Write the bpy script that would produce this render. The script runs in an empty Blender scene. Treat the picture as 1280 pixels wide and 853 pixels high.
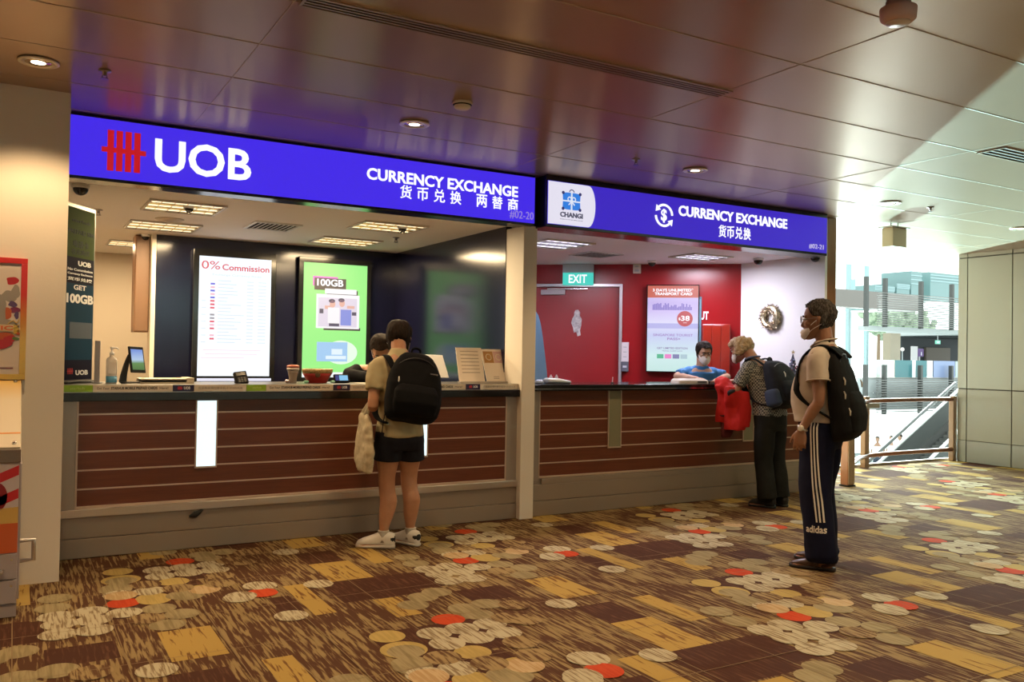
import bpy, bmesh, math, random
from mathutils import Vector as V, Matrix, noise
from mathutils.bvhtree import BVHTree
PI = math.pi
random.seed(7)
SC = bpy.context.scene
COL = SC.collection

# ------------------------------------------------------------------ camera model (fitted to the photograph's straight edges)
FOC, YAW, PITCH, ROLL, HCAM = 1078.95, 0.523491, 0.0157269, 0.0169160, 1.4
_f = V((math.sin(YAW)*math.cos(PITCH), math.cos(YAW)*math.cos(PITCH), math.sin(PITCH)))
_r0 = V((math.cos(YAW), -math.sin(YAW), 0)); _u0 = _r0.cross(_f)
CR = _r0*math.cos(ROLL) + _u0*math.sin(ROLL); CU = -_r0*math.sin(ROLL) + _u0*math.cos(ROLL); CF = _f
CAM = V((0, 0, HCAM))
def ray(px, py): return CR*((px-640)/FOC) - CU*((py-426.5)/FOC) + CF
def onz(px, py, z): d = ray(px, py); return CAM + d*((z-HCAM)/d.z)
def ony(px, py, y): d = ray(px, py); return CAM + d*(y/d.y)
def onx(px, py, x): d = ray(px, py); return CAM + d*(x/d.x)

# ------------------------------------------------------------------ materials
def lin(c):
    if isinstance(c, str):
        c = [int(c[i:i+2], 16)/255 for i in (0, 2, 4)]
        c = [x/12.92 if x <= .04045 else ((x+.055)/1.055)**2.4 for x in c]
    return (c[0], c[1], c[2], 1)
_M = {}
def mat(name, c, rough=.6, metal=0., emit=0., spec=.5, alpha=1., trans=0., bump=None, coat=0.):
    if name in _M: return _M[name]
    m = bpy.data.materials.new(name); m.use_nodes = True
    b = m.node_tree.nodes['Principled BSDF']; c = lin(c)
    b.inputs['Base Color'].default_value = c; b.inputs['Roughness'].default_value = rough
    b.inputs['Metallic'].default_value = metal; b.inputs['Specular IOR Level'].default_value = spec
    b.inputs['Coat Weight'].default_value = coat
    if emit:
        b.inputs['Emission Color'].default_value = c; b.inputs['Emission Strength'].default_value = emit
        b.inputs['Base Color'].default_value = (0.02, 0.02, 0.02, 1)
    if trans: b.inputs['Transmission Weight'].default_value = trans
    if alpha < 1: b.inputs['Alpha'].default_value = alpha
    if bump:
        sc, st = bump; N = m.node_tree.nodes; L = m.node_tree.links
        tc = N.new('ShaderNodeTexCoord'); nz = N.new('ShaderNodeTexNoise'); bp = N.new('ShaderNodeBump')
        nz.inputs['Scale'].default_value = sc; nz.inputs['Detail'].default_value = 5; bp.inputs['Strength'].default_value = st
        bp.inputs['Distance'].default_value = .01
        L.new(tc.outputs['Object'], nz.inputs['Vector']); L.new(nz.outputs['Fac'], bp.inputs['Height']); L.new(bp.outputs['Normal'], b.inputs['Normal'])
    _M[name] = m; return m
def noisemat(name, ca, cb, scale, stretch=(1, 1, 1), rough=.7, lo=.4, hi=.6, metal=0., detail=5, spec=.5, emit=0.):
    """two colours mixed by a stretched noise: grain, weave, streaks"""
    if name in _M: return _M[name]
    m = mat(name, ca, rough, metal, spec=spec); N = m.node_tree.nodes; L = m.node_tree.links; b = N['Principled BSDF']
    tc = N.new('ShaderNodeTexCoord'); mp = N.new('ShaderNodeMapping'); nz = N.new('ShaderNodeTexNoise'); cr = N.new('ShaderNodeValToRGB')
    mp.inputs['Scale'].default_value = stretch; nz.inputs['Scale'].default_value = scale; nz.inputs['Detail'].default_value = detail
    nz.inputs['Roughness'].default_value = .65
    cr.color_ramp.elements[0].position = lo; cr.color_ramp.elements[1].position = hi
    cr.color_ramp.elements[0].color = lin(ca); cr.color_ramp.elements[1].color = lin(cb)
    L.new(tc.outputs['Object'], mp.inputs['Vector']); L.new(mp.outputs['Vector'], nz.inputs['Vector']); L.new(nz.outputs['Fac'], cr.inputs['Fac'])
    L.new(cr.outputs['Color'], b.inputs['Base Color'])
    if emit:
        L.new(cr.outputs['Color'], b.inputs['Emission Color']); b.inputs['Emission Strength'].default_value = emit
    return m
def gradmat(name, stops, z0, z1, rough=.5, emit=0., axis=2):
    """printed colour gradient along an axis of the object's own mesh"""
    m = mat(name, (1, 1, 1), rough); N = m.node_tree.nodes; L = m.node_tree.links; b = N['Principled BSDF']
    tc = N.new('ShaderNodeTexCoord'); sx = N.new('ShaderNodeSeparateXYZ'); mr = N.new('ShaderNodeMapRange'); cr = N.new('ShaderNodeValToRGB')
    mr.inputs[1].default_value = z0; mr.inputs[2].default_value = z1
    e = cr.color_ramp.elements
    while len(e) < len(stops): e.new(.5)
    for k, (p, c) in enumerate(stops): e[k].position = p; e[k].color = lin(c)
    L.new(tc.outputs['Object'], sx.inputs[0]); L.new(sx.outputs[axis], mr.inputs[0]); L.new(mr.outputs[0], cr.inputs['Fac']); L.new(cr.outputs['Color'], b.inputs['Base Color'])
    if emit:
        L.new(cr.outputs['Color'], b.inputs['Emission Color']); b.inputs['Emission Strength'].default_value = emit
        for l in list(b.inputs['Base Color'].links): L.remove(l)
        b.inputs['Base Color'].default_value = (.02, .02, .02, 1)
    return m
def checkmat(name, ca, cb, scale, rough=.8):
    m = mat(name, ca, rough); N = m.node_tree.nodes; L = m.node_tree.links; b = N['Principled BSDF']
    tc = N.new('ShaderNodeTexCoord'); ck = N.new('ShaderNodeTexChecker'); ck.inputs['Scale'].default_value = scale
    ck.inputs['Color1'].default_value = lin(ca); ck.inputs['Color2'].default_value = lin(cb)
    L.new(tc.outputs['Object'], ck.inputs['Vector']); L.new(ck.outputs['Color'], b.inputs['Base Color']); return m

# ------------------------------------------------------------------ mesh builder
_txt = {}
def text_geo(body, bold=0.):
    k = (body, bold)
    if k not in _txt:
        c = bpy.data.curves.new('t', 'FONT'); c.body = body; c.size = 1; c.offset = bold; c.resolution_u = 3
        o = bpy.data.objects.new('t', c); COL.objects.link(o)
        dg = bpy.context.evaluated_depsgraph_get(); me = bpy.data.meshes.new_from_object(o.evaluated_get(dg))
        vs = [(v.co.x, v.co.y) for v in me.vertices]; fs = [tuple(p.vertices) for p in me.polygons]
        bpy.data.objects.remove(o); bpy.data.curves.remove(c); bpy.data.meshes.remove(me)
        _txt[k] = (vs, fs)
    return _txt[k]
class MB:
    def __init__(s): s.v = []; s.f = []; s.m = []
    def add(s, vs, fs, mi=0):
        o = len(s.v); s.v += [V(p) for p in vs]; s.f += [tuple(i+o for i in f) for f in fs]; s.m += [mi]*len(fs); return s
    def box(s, a, b, mi=0):
        (x0, y0, z0), (x1, y1, z1) = [min(p) for p in zip(a, b)], [max(p) for p in zip(a, b)]
        return s.add([(x0,y0,z0),(x1,y0,z0),(x1,y1,z0),(x0,y1,z0),(x0,y0,z1),(x1,y0,z1),(x1,y1,z1),(x0,y1,z1)],
                     [(0,3,2,1),(4,5,6,7),(0,1,5,4),(1,2,6,5),(2,3,7,6),(3,0,4,7)], mi)
    def obox(s, c, ax, ay, az, mi=0):
        """box from centre and three half-axis vectors"""
        c, ax, ay, az = V(c), V(ax), V(ay), V(az)
        vs = [c+ax*i+ay*j+az*k for k in (-1,1) for (i,j) in ((-1,-1),(1,-1),(1,1),(-1,1))]
        return s.add(vs, [(0,3,2,1),(4,5,6,7),(0,1,5,4),(1,2,6,5),(2,3,7,6),(3,0,4,7)], mi)
    def loft(s, rings, n=20, mi=0, p=2., cap=True):
        """rings = (centre, half axis a, half axis b); p > 2 squares the section off"""
        vs = []
        for c, a, b in rings:
            c, a, b = V(c), V(a), V(b)
            for k in range(n):
                t = 2*PI*k/n; ct, st = math.cos(t), math.sin(t)
                vs.append(c + a*(math.copysign(abs(ct)**(2/p), ct)) + b*(math.copysign(abs(st)**(2/p), st)))
        fs = []
        for i in range(len(rings)-1):
            for k in range(n):
                a, b = i*n+k, i*n+(k+1) % n; fs.append((a, b, b+n, a+n))
        if cap: fs.append(tuple(range(n-1, -1, -1))); fs.append(tuple((len(rings)-1)*n+k for k in range(n)))
        return s.add(vs, fs, mi)
    def tube(s, pts, r, n=10, mi=0, flat=1., up=None, dome=True, sub=0):
        """round (or flat) tube along a path; r a number or one per point"""
        P = [V(p) for p in pts]; R = list(r) if hasattr(r, '__len__') else [r]*len(P)
        if sub:
            Q, S = [], []
            for i in range(len(P)-1):
                p0, p1, p2, p3 = P[max(i-1,0)], P[i], P[i+1], P[min(i+2,len(P)-1)]
                for k in range(sub):
                    t = k/sub
                    Q.append(.5*((2*p1)+(p2-p0)*t+(2*p0-5*p1+4*p2-p3)*t*t+(3*p1-p0-3*p2+p3)*t**3)); S.append(R[i]*(1-t)+R[i+1]*t)
            Q.append(P[-1]); S.append(R[-1]); P, R = Q, S
        T = [(P[min(i+1,len(P)-1)]-P[max(i-1,0)]).normalized() for i in range(len(P))]
        u = V(up) if up else (V((0,0,1)) if abs(T[0].z) < .9 else V((1,0,0)))
        rings = []
        for i in range(len(P)):
            u2 = u - T[i]*u.dot(T[i])
            if u2.length < 1e-5: u2 = T[i].orthogonal()
            u2.normalize(); w = T[i].cross(u2)
            if not up: u = u2
            rings.append((P[i], w*R[i], u2*R[i]*flat, T[i], R[i]))
        out = []
        if dome:
            c, a, b, t, rr = rings[0]
            for q in (.05, .35, .7): out.append((c - t*rr*flat*math.sqrt(max(0, 1-q*q)), a*q, b*q))
        out += [g[:3] for g in rings]
        if dome:
            c, a, b, t, rr = rings[-1]
            for q in (.7, .35, .05): out.append((c + t*rr*flat*math.sqrt(max(0, 1-q*q)), a*q, b*q))
        return s.loft(out, n, mi)
    def lathe(s, prof, c=(0,0,0), n=24, mi=0, ax=(1,0,0), ay=(0,1,0), az=(0,0,1)):
        c, ax, ay, az = V(c), V(ax), V(ay), V(az)
        return s.loft([(c+az*z, ax*max(r, 1e-4), ay*max(r, 1e-4)) for r, z in prof], n, mi)
    def ball(s, c, r, n=14, mi=0):
        r = (r, r, r) if not hasattr(r, '__len__') else r
        return s.loft([(V(c)+V((0,0,r[2]*math.sin(t))), (r[0]*max(math.cos(t),1e-3),0,0), (0,r[1]*max(math.cos(t),1e-3),0)) for t in [PI*(k/8-.5) for k in range(9)]], n, mi)
    def torus(s, c, R, r, ax=(1,0,0), ay=(0,1,0), n=28, k=8, mi=0, a0=0., a1=2*PI):
        c, ax, ay = V(c), V(ax), V(ay); az = ax.cross(ay); full = abs(a1-a0-2*PI) < 1e-4
        vs = []; N = n if full else n+1
        for i in range(N):
            t = a0+(a1-a0)*i/n; d = ax*math.cos(t)+ay*math.sin(t)
            for j in range(k):
                q = 2*PI*j/k; vs.append(c+d*(R+r*math.cos(q))+az*r*math.sin(q))
        fs = []
        for i in range(n):
            for j in range(k):
                a, b = i*k+j, i*k+(j+1) % k; i2 = (i+1) % N if full else i+1
                fs.append((a, i2*k+j, i2*k+(j+1) % k, b))
        if not full: fs += [tuple(range(k)), tuple(n*k+j for j in range(k-1, -1, -1))]
        return s.add(vs, fs, mi)
    def prism(s, poly, o, ax, ay, depth, mi=0):
        """flat outline (x, y) in the frame (o, ax, ay), extruded to the back by depth"""
        o, ax, ay = V(o), V(ax), V(ay); n = ax.cross(ay).normalized(); k = len(poly)
        vs = [o+ax*x+ay*y for x, y in poly] + [o+ax*x+ay*y-n*depth for x, y in poly]
        return s.add(vs, [tuple(range(k)), tuple(range(2*k-1, k-1, -1))] + [(i, i+k, (i+1) % k+k, (i+1) % k) for i in range(k)], mi)
    def text(s, body, o, ax, ay, w=None, h=.1, bold=0., mi=0, depth=.004, align='l'):
        """lettering: lower left corner o, w wide and h tall (box of the glyphs), raised by depth"""
        vs, fs = text_geo(body, bold); xs = [v[0] for v in vs]; ys = [v[1] for v in vs]
        x0, x1, y0, y1 = min(xs), max(xs), min(ys), max(ys)
        sy = h/(y1-y0); sx = (w/(x1-x0)) if w else sy
        o, ax, ay = V(o), V(ax).normalized(), V(ay).normalized(); nn = ax.cross(ay).normalized()
        off = 0 if align == 'l' else -(x1-x0)*sx/2
        front = [o+ax*((x-x0)*sx+off)+ay*((y-y0)*sy)+nn*depth for x, y in vs]
        s.add(front, fs, mi)
        cnt = {}
        for f in fs:
            for i in range(len(f)): cnt[(f[i], f[(i+1) % len(f)])] = 1
        k = len(vs); side = [(b, a, a+k, b+k) for (a, b) in cnt if (b, a) not in cnt]
        s.add(front+[p-nn*(depth*1.6) for p in front], side, mi); return s
    def xf(s, M):
        s.v = [M @ p for p in s.v]; return s
    def mesh(s, name):
        me = bpy.data.meshes.new(name); me.from_pydata([tuple(p) for p in s.v], [], s.f); return me
    def build(s, name, m, parent=None, bevel=0., smooth=False, local=False, seg=2, fix=True):
        me = s.mesh(name); ms = m if isinstance(m, (list, tuple)) else [m]
        for x in ms: me.materials.append(x)
        if len(ms) > 1: me.polygons.foreach_set('material_index', s.m)
        if fix:
            bm = bmesh.new(); bm.from_mesh(me); bmesh.ops.recalc_face_normals(bm, faces=bm.faces); bm.to_mesh(me); bm.free()
        o = bpy.data.objects.new(name, me); COL.objects.link(o)
        if parent:
            o.parent = parent
            if not local and parent.type == 'EMPTY': o.location = -parent.location
        if smooth:
            me.polygons.foreach_set('use_smooth', [True]*len(me.polygons))
        if bevel:
            b = o.modifiers.new('b', 'BEVEL'); b.width = bevel; b.segments = seg; b.limit_method = 'ANGLE'; b.angle_limit = .6
        return o
def remesh(mb, voxel, it=4, fac=.5, disp=None, name='t'):
    """weld overlapping closed pieces into one continuous skin"""
    me = mb.mesh(name)
    bm = bmesh.new(); bm.from_mesh(me); bmesh.ops.recalc_face_normals(bm, faces=bm.faces); bm.to_mesh(me); bm.free()
    o = bpy.data.objects.new(name, me); COL.objects.link(o)
    r = o.modifiers.new('r', 'REMESH'); r.mode = 'VOXEL'; r.voxel_size = voxel; r.use_smooth_shade = True
    if it: q = o.modifiers.new('s', 'SMOOTH'); q.factor = fac; q.iterations = it
    dg = bpy.context.evaluated_depsgraph_get(); out = bpy.data.meshes.new_from_object(o.evaluated_get(dg))
    bpy.data.objects.remove(o); bpy.data.meshes.remove(me)
    if disp:
        sc, st = disp[:2]; zs = disp[2] if len(disp) > 2 else 1.
        nr = [v.normal.copy() for v in out.vertices]; co = []
        for v, q in zip(out.vertices, nr):
            p = v.co; n = noise.noise(V((p.x*sc, p.y*sc, p.z*sc*zs)))+.5*noise.noise(V((p.x*sc*2.3+5, p.y*sc*2.3, p.z*sc*zs*2.3)))
            co += tuple(p+q*(n*st))
        out.vertices.foreach_set('co', co); out.update()
    return out
def mobj(name, me, m, parent=None, local=True, smooth=True):
    me.name = name; me.materials.clear(); me.materials.append(m)
    if smooth: me.polygons.foreach_set('use_smooth', [True]*len(me.polygons))
    o = bpy.data.objects.new(name, me); COL.objects.link(o)
    if parent:
        o.parent = parent
        if not local and parent.type == 'EMPTY': o.location = -parent.location
    return o
def thing(name, label, cat, loc=(0, 0, 0), rotz=0., group=None):
    o = bpy.data.objects.new(name, None); COL.objects.link(o); o.empty_display_size = .05
    o.location = loc; o.rotation_euler = (0, 0, rotz); o['label'] = label; o['category'] = cat
    if group: o['group'] = group
    return o
def tag(o, label, cat, group=None, kind=None):
    o['label'] = label; o['category'] = cat
    if group: o['group'] = group
    if kind: o['kind'] = kind
    return o
def struct(o): o['kind'] = 'structure'; return o
def dup(root, loc, label=None, group=None):
    r = root.copy(); COL.objects.link(r); r.location = loc
    if label: r['label'] = label
    if group: r['group'] = group
    for ch in list(root.children):
        c = ch.copy(); COL.objects.link(c); c.parent = r
        for g in ch.children:
            d = g.copy(); COL.objects.link(d); d.parent = c
    return r
X, Y, Z = V((1,0,0)), V((0,1,0)), V((0,0,1))
# ================================================================== THE SETTING
ZC, ZS = 2.93, 2.53                    # concourse ceiling, shop ceilings
M_cream = mat('cream_paint', (.78,.72,.63), .55, bump=(60,.05))
M_beige = mat('beige_paint', (.62,.53,.42), .6)
M_white = mat('white_paint', (.78,.78,.78), .6)
M_shopceil = mat('ceiling_white', (.86,.81,.75), .7)
M_blue = mat('navy_gloss_panel', (.006,.006,.022), .16, spec=.45)
M_red = mat('red_gloss_panel', (.27,.006,.009), .25)
M_steel = mat('brushed_steel', (.62,.58,.54), .3, 1., bump=(90,.04))
M_dsteel = mat('dull_steel', (.36,.32,.28), .42, .8)
M_chrome = mat('chrome', (.8,.8,.8), .12, 1.)
M_black = mat('black_plastic', (.008,.008,.009), .6, spec=.25)
M_blackm = mat('black_matt', (.012,.012,.012), .7)
M_blackg = mat('black_stone', (.010,.010,.010), .12)
M_grey = mat('grey_plastic', (.35,.35,.36), .5)
M_whitep = mat('white_plastic', (.8,.8,.8), .4)
M_wood = noisemat('red_brown_laminate', (.110,.027,.012), (.165,.044,.019), 3., (1.2, 8, 22), .35, .3, .75, spec=.45)
M_brown = noisemat('brown_veneer', (.20,.085,.028), (.28,.125,.045), 3., (10, 10, .8), .4, .3, .75)
M_ceil = mat('bronze_ceiling_panel', (.46,.33,.235), .31, .62)
_b = M_ceil.node_tree.nodes['Principled BSDF']; _t = M_ceil.node_tree.nodes.new('ShaderNodeCombineXYZ'); _t.inputs[1].default_value = 1
M_ceil.node_tree.links.new(_t.outputs[0], _b.inputs['Tangent']); _b.inputs['Anisotropic'].default_value = .85   # brushed along the depth of the hall
M_seam = mat('ceiling_joint', (.55,.44,.33), .5, .3)
M_slot = mat('slot_dark', (.01,.008,.006), .8)

# ---- carpet: streaked ground, plain and streaked blocks, rows of discs (all one floor mesh)
def streakmat(name, dark, light, thr, sx=60, sy=4.5, patch=.22, w=.05):
    m = mat(name, dark, .95, spec=.1); N = m.node_tree.nodes; L = m.node_tree.links; b = N['Principled BSDF']
    tc = N.new('ShaderNodeTexCoord'); mp = N.new('ShaderNodeMapping'); n1 = N.new('ShaderNodeTexNoise'); n2 = N.new('ShaderNodeTexNoise'); cr = N.new('ShaderNodeValToRGB'); ma = N.new('ShaderNodeMath')
    mp.inputs['Scale'].default_value = (sx, sy, 1); n1.inputs['Scale'].default_value = 1; n1.inputs['Detail'].default_value = 3; n1.inputs['Roughness'].default_value = .55; n1.inputs['Distortion'].default_value = .4
    n2.inputs['Scale'].default_value = 2.6; n2.inputs['Detail'].default_value = 2
    ma.operation = 'MULTIPLY_ADD'; ma.inputs[1].default_value = patch*2
    cr.color_ramp.elements[0].position = thr-w+patch; cr.color_ramp.elements[1].position = thr+w+patch
    cr.color_ramp.elements[0].color = lin(dark); cr.color_ramp.elements[1].color = lin(light)
    L.new(tc.outputs['Object'], mp.inputs['Vector']); L.new(mp.outputs['Vector'], n1.inputs['Vector']); L.new(tc.outputs['Object'], n2.inputs['Vector'])
    L.new(n2.outputs['Fac'], ma.inputs[0]); L.new(n1.outputs['Fac'], ma.inputs[2]); L.new(ma.outputs[0], cr.inputs['Fac']); L.new(cr.outputs['Color'], b.inputs['Base Color'])
    return m
BR, GO, OL = (.062,.024,.013), (.36,.24,.068), (.23,.17,.085)
cg = [streakmat('carpet_ground', (.075,.032,.016), (.245,.172,.078), .53),
      streakmat('carpet_brown', (.058,.022,.013), (.105,.048,.026), .60, 70, 6, .05, .08),
      streakmat('carpet_gold', (.15,.07,.022), GO, .40, 44, 4, .16, .035),
      streakmat('disc_red', (.40,.045,.014), (.46,.06,.018), .5),
      streakmat('disc_gold', (.34,.25,.085), (.40,.29,.10), .5),
      streakmat('disc_olive', (.20,.155,.08), (.29,.235,.13), .48, 50, 4, .1, .1),
      streakmat('disc_cream', (.20,.145,.085), (.42,.37,.255), .46, 70, 6, .05, .06),
      streakmat('disc_peach', (.36,.24,.12), (.45,.33,.19), .5),
      streakmat('disc_streaked', (.10,.05,.024), (.28,.20,.095), .48, 50, 5, .1, .05),
      mat('carpet_seam', (.22,.15,.08), .95, spec=.1)]
DISC = [('R',0.002,0.003),('R',0.592,0.435),('G',0.796,0.055),('G',0.823,0.261),('G',0.818,0.386),('G',0.663,0.442),('G',0.674,0.416),('H',0.741,0.166),('O',0.137,0.775),('O',0.204,0.747),('O',0.112,0.933),('O',0.188,0.924),('O',0.087,0.001),('O',0.676,0.259),('O',0.74,0.429),('O',0.733,0.181),('O',0.662,0.281),('O',0.745,0.442),('O',0.617,0.536),('O',0.622,0.616),('O',0.537,0.698),('O',0.451,0.397),('O',0.508,0.297),('O',0.054,0.837),('S',0.884,0.091),('S',0.958,0.09),('S',0.839,0.176),('S',0.92,0.171),('S',0.033,0.092),('S',0.994,0.172),('S',0.712,0.339),('S',0.638,0.34),('S',0.49,0.48),('S',0.538,0.534),('S',0.412,0.486),('S',0.382,0.561),('S',0.451,0.566),('S',0.403,0.656),('S',0.331,0.651),('S',0.816,0.534),('S',0.946,0.437),('S',0.315,0.026),('P',0.817,0.399),('P',0.632,0.355),('B',0.749,0.261),('B',0.781,0.347),('B',0.952,0.256),('B',0.889,0.351),('B',0.538,0.618),('B',0.223,0.973),('B',0.106,0.069),('B',0.122,0.105),('R',0.892,0.514),('S',0.78,0.773),('S',0.063,0.495),('S',0.941,0.429),('S',0.832,0.519)]
BLOCK = [(1,.254,.596,.33,.36),(1,.284,.829,.30,.26),(1,.114,.633,.48,.36),(1,.854,.652,.12,.30),(2,.93,.633,.12,.64),(1,.324,.16,.25,.34),(2,.225,.377,.27,.52),(2,.465,.201,.14,.50),(1,.193,.562,.54,.27),(1,.86,.14,.62,.46),(2,.483,.871,.25,.46),(2,.017,.828,.15,.36),(1,.60,.50,.34,.34),(1,.74,.34,.46,.26)]
D0, LA, LB = V((2.003, 4.11)), V((2.13, .05)), V((1.03, -1.909))
fl = MB()
def fquad(x0, y0, x1, y1, z, mi):
    fl.add([(x0,y0,z),(x1,y0,z),(x1,y1,z),(x0,y1,z)], [(0,1,2,3)], mi)
def clipq(cx, cy, w, h, z, mi):
    x0, x1, y0, y1 = cx-w/2, cx+w/2, cy-h/2, cy+h/2
    x1 = min(x1, 11.59); y1 = min(y1, 7.54)
    if x1 > x0 and y1 > y0: fquad(x0, y0, x1, y1, z, mi)
fl.box((-6, -5, -.5), (11.6, 7.56, 0), 0); fl.box((-6, 7.56, -.5), (8.3, 11.8, 0), 0)
KM = dict(R=3, G=4, H=4, O=5, S=6, P=7, B=8)
for i in range(-6, 14):
    for j in range(-4, 5):
        o = D0+LA*i+LB*j
        if not (-1.8 < o.x < 12.5 and .2 < o.y < 10.5): continue
        for q, (k, u, v, w, h) in enumerate(BLOCK):
            p = o+LA*u+LB*v; clipq(p.x, p.y, w, h, .0004+.00012*q+.00003*((i+j) % 3), k)
        for q, (k, u, v) in enumerate(DISC):
            p = o+LA*u+LB*v; r = .112 if k == 'H' else .089
            if p.x > 11.45 or p.y > 7.42 or p.y < 1 or p.x < -1: continue
            z = .0024+.00003*q
            fl.add([(p.x+r*math.cos(t), p.y+r*1.04*math.sin(t), z) for t in [2*PI*s/22 for s in range(22)]], [tuple(range(22))], KM[k])
for k in range(1, 40):                                    # joints of the carpet tiles
    x = .025+.4445*(k-4)
    if -1 < x < 11.5: fquad(x-.0022, 1, x+.0022, 6.4, .0046, 9)
for k in range(0, 9):
    y = 1.05+.62*k; fquad(-1, y-.002, 11.5, y+.002, .0046, 9)
struct(fl.build('floor', cg, fix=False))

# ---- ceiling
c = MB(); c.box((-6, -5, ZC), (16, 9.2, ZC+.25), 0); c.box((-6, 9.2, ZC), (7.67, 11.8, ZC+.25), 0)
for k in range(-9, 11):
    y = 2.505+.617*k
    if y < 9: c.box((-6, y-.004, ZC-.0025), (16, y+.004, ZC+.01), 1)
for k in range(-2, 7):
    x = 1.03+2.47*k
    for j in range(-9, 11):
        y = 2.505+.617*j
        if (j % 4 in (0, 1, 2)) or k % 2 == 0: c.box((x-.003, y, ZC-.002), (x+.003, y+.617, ZC+.01), 1)
struct(c.build('ceiling', [M_ceil, M_seam]))

# ---- walls of the hall
w = MB(); w.box((-6, 5.824, 0), (.266, 11.8, ZC)); struct(w.build('wall_left', M_cream))
w = MB(); w.box((-6.2, -5, 0), (-6, 5.824, ZC)); struct(w.build('wall_side', M_cream))
w = MB(); w.box((-6.2, -5.2, 0), (11.8, -5, ZC)); struct(w.build('wall_rear', M_cream))
# right wall: clad in cream panels with open joints over a grey skirting
M_clad = mat('cream_cladding', (.255,.24,.205), .3, .0, spec=.5)
M_sk = mat('grey_skirting', (.25,.25,.24), .3, .3)
M_joint = mat('joint_shadow', (.05,.045,.04), .8)
w = MB(); w.box((11.6, -5, 0), (11.8, 7.43, ZC), 1)
ys = [7.43, 7.29, 6.66, 5.6, 4.4, 3.2, 2., .8, -.4, -1.6, -2.8, -4, -5]
for a, b in zip(ys, ys[1:]):
    for z0, z1, mi in ((.005, .30, 2), (.31, 1.02, 0), (1.035, 2.86, 0), (2.875, ZC-.002, 0)):
        w.box((11.575, b+.007, z0), (11.6, a-.007, z1), mi)
struct(w.build('wall_right', [M_clad, M_joint, M_sk]))
# pillar between the shops, end panel of the shop row, its return
p = MB(); p.box((3.748, 6.318, 0), (3.882, 6.62, 2.505)); struct(p.build('trim_1', M_cream, bevel=.004))
p = MB(); p.box((7.535, 6.318, 0), (7.672, 6.60, ZC)); p.box((7.60, 6.60, 0), (7.672, 11.8, ZC)); struct(p.build('trim_2', M_brown, bevel=.003))
# shop shells
w = MB(); w.box((.266, 11.3, 0), (3.9, 11.8, ZC)); struct(w.build('wall_corridor', M_beige))
w = MB(); w.box((1.195, 9.15, 0), (3.75, 9.30, ZC)); struct(w.build('wall_navy_back', M_blue))
w = MB(); w.box((3.742, 6.62, 0), (3.80, 9.15, ZC)); struct(w.build('wall_navy_side', M_blue))
w = MB(); w.box((3.80, 6.62, 0), (3.882, 11.3, ZC)); struct(w.build('wall_shop_partition', M_white))
w = MB(); w.box((7.5, 6.60, 0), (7.60, 7.75, ZC)); w.box((7.5, 6.32, 0), (7.535, 6.60, ZC)); struct(w.build('wall_shop_white', M_white))
C0 = V((7.5, 7.548, 0)); DU = V((-.75, .661, 0)).normalized(); DN = V((-.661, -.75, 0)).normalized()
def WD(u, z, off=0.): return C0+DU*(u-.109)+DN*off+Z*z       # on the slanting red wall
def onw(px, py, off=0.):
    d = ray(px, py); t = ((C0+DN*off-CAM).dot(DN))/d.dot(DN); return CAM+d*t
w = MB(); w.obox(WD(2.45, ZC/2, -.06), DU*2.45, DN*.06, Z*(ZC/2)); struct(w.build('wall_red', M_red))
c = MB(); c.box((.266, 6.40, ZS), (3.80, 11.3, ZS+.06)); struct(c.build('ceiling_shop', M_shopceil))
c = MB(); c.box((3.85, 6.40, ZS), (7.535, 11.3, ZS+.06)); struct(c.build('ceiling_exchange', mat('ceiling_cool', (.90,.88,.92), .7)))
# jamb and folded cupboard leaf at the passage beside the navy wall
p = MB(); p.box((1.155, 9.10, 0), (1.195, 9.30, ZS)); struct(p.build('trim_3', mat('jamb_white', (.75,.68,.56), .5)))
cu = thing('wall_cupboard', 'narrow brown cupboard leaf beside the white jamb of the passage', 'cupboard', (1.12, 9.32, 1.55))
MB().box((1.02, 9.22, 1.56), (1.152, 9.46, ZS-.01)).build('carcass', M_brown, cu, bevel=.004)
MB().box((1.025, 9.205, 1.57), (1.147, 9.22, ZS-.02)).build('door', mat('cupboard_door', (.16,.085,.045), .5), cu, bevel=.003)

# ================================================================== CEILING FITTINGS
M_lampw = mat('warm_lamp', (1, .86, .6), emit=7.)
M_refl = mat('lamp_reflector', (.95, .80, .5), .18, 1.)
def downlight_parts(t, loc):
    x, y, z = loc
    MB().lathe([(.062,-.004),(.098,-.004),(.102,-.010),(.096,-.014),(.066,-.012),(.062,-.004)], (x, y, z), 32).build('trim_ring', mat('lamp_ring', (.75,.66,.5), .35, .3), t, smooth=True)
    MB().lathe([(.0655,-.0105),(.0655,-.004),(.02,-.002),(.02,-.003)], (x, y, z), 28).build('reflector', M_refl, t, smooth=True)
    MB().lathe([(.001,-.0055),(.052,-.0055),(.056,-.009),(.03,-.011),(.001,-.012)], (x, y, z), 24).build('bulb', M_lampw, t, smooth=True)
dl = [('round ceiling downlight above the white wall at the left', onz(48,76,ZC)), ('round ceiling downlight above the lettering of the long purple sign', onz(518,154,ZC)),
      ('round ceiling downlight above the shorter purple sign', onz(869,212,ZC)), ('round ceiling downlight in the sunlit ceiling beside the hanging box', onz(1113,253,ZC)),
      ('faint round ceiling downlight farthest off above the railing', onz(1275,285,ZC))]
LAMPS = []
first = None
for k, (lb, p) in enumerate(dl):
    if first is None:
        first = thing('ceiling_downlight', lb, 'ceiling light', p, 0, 'downlights in the hall ceiling'); downlight_parts(first, p)
    else: dup(first, p, lb)
    LAMPS.append(p)
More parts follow.
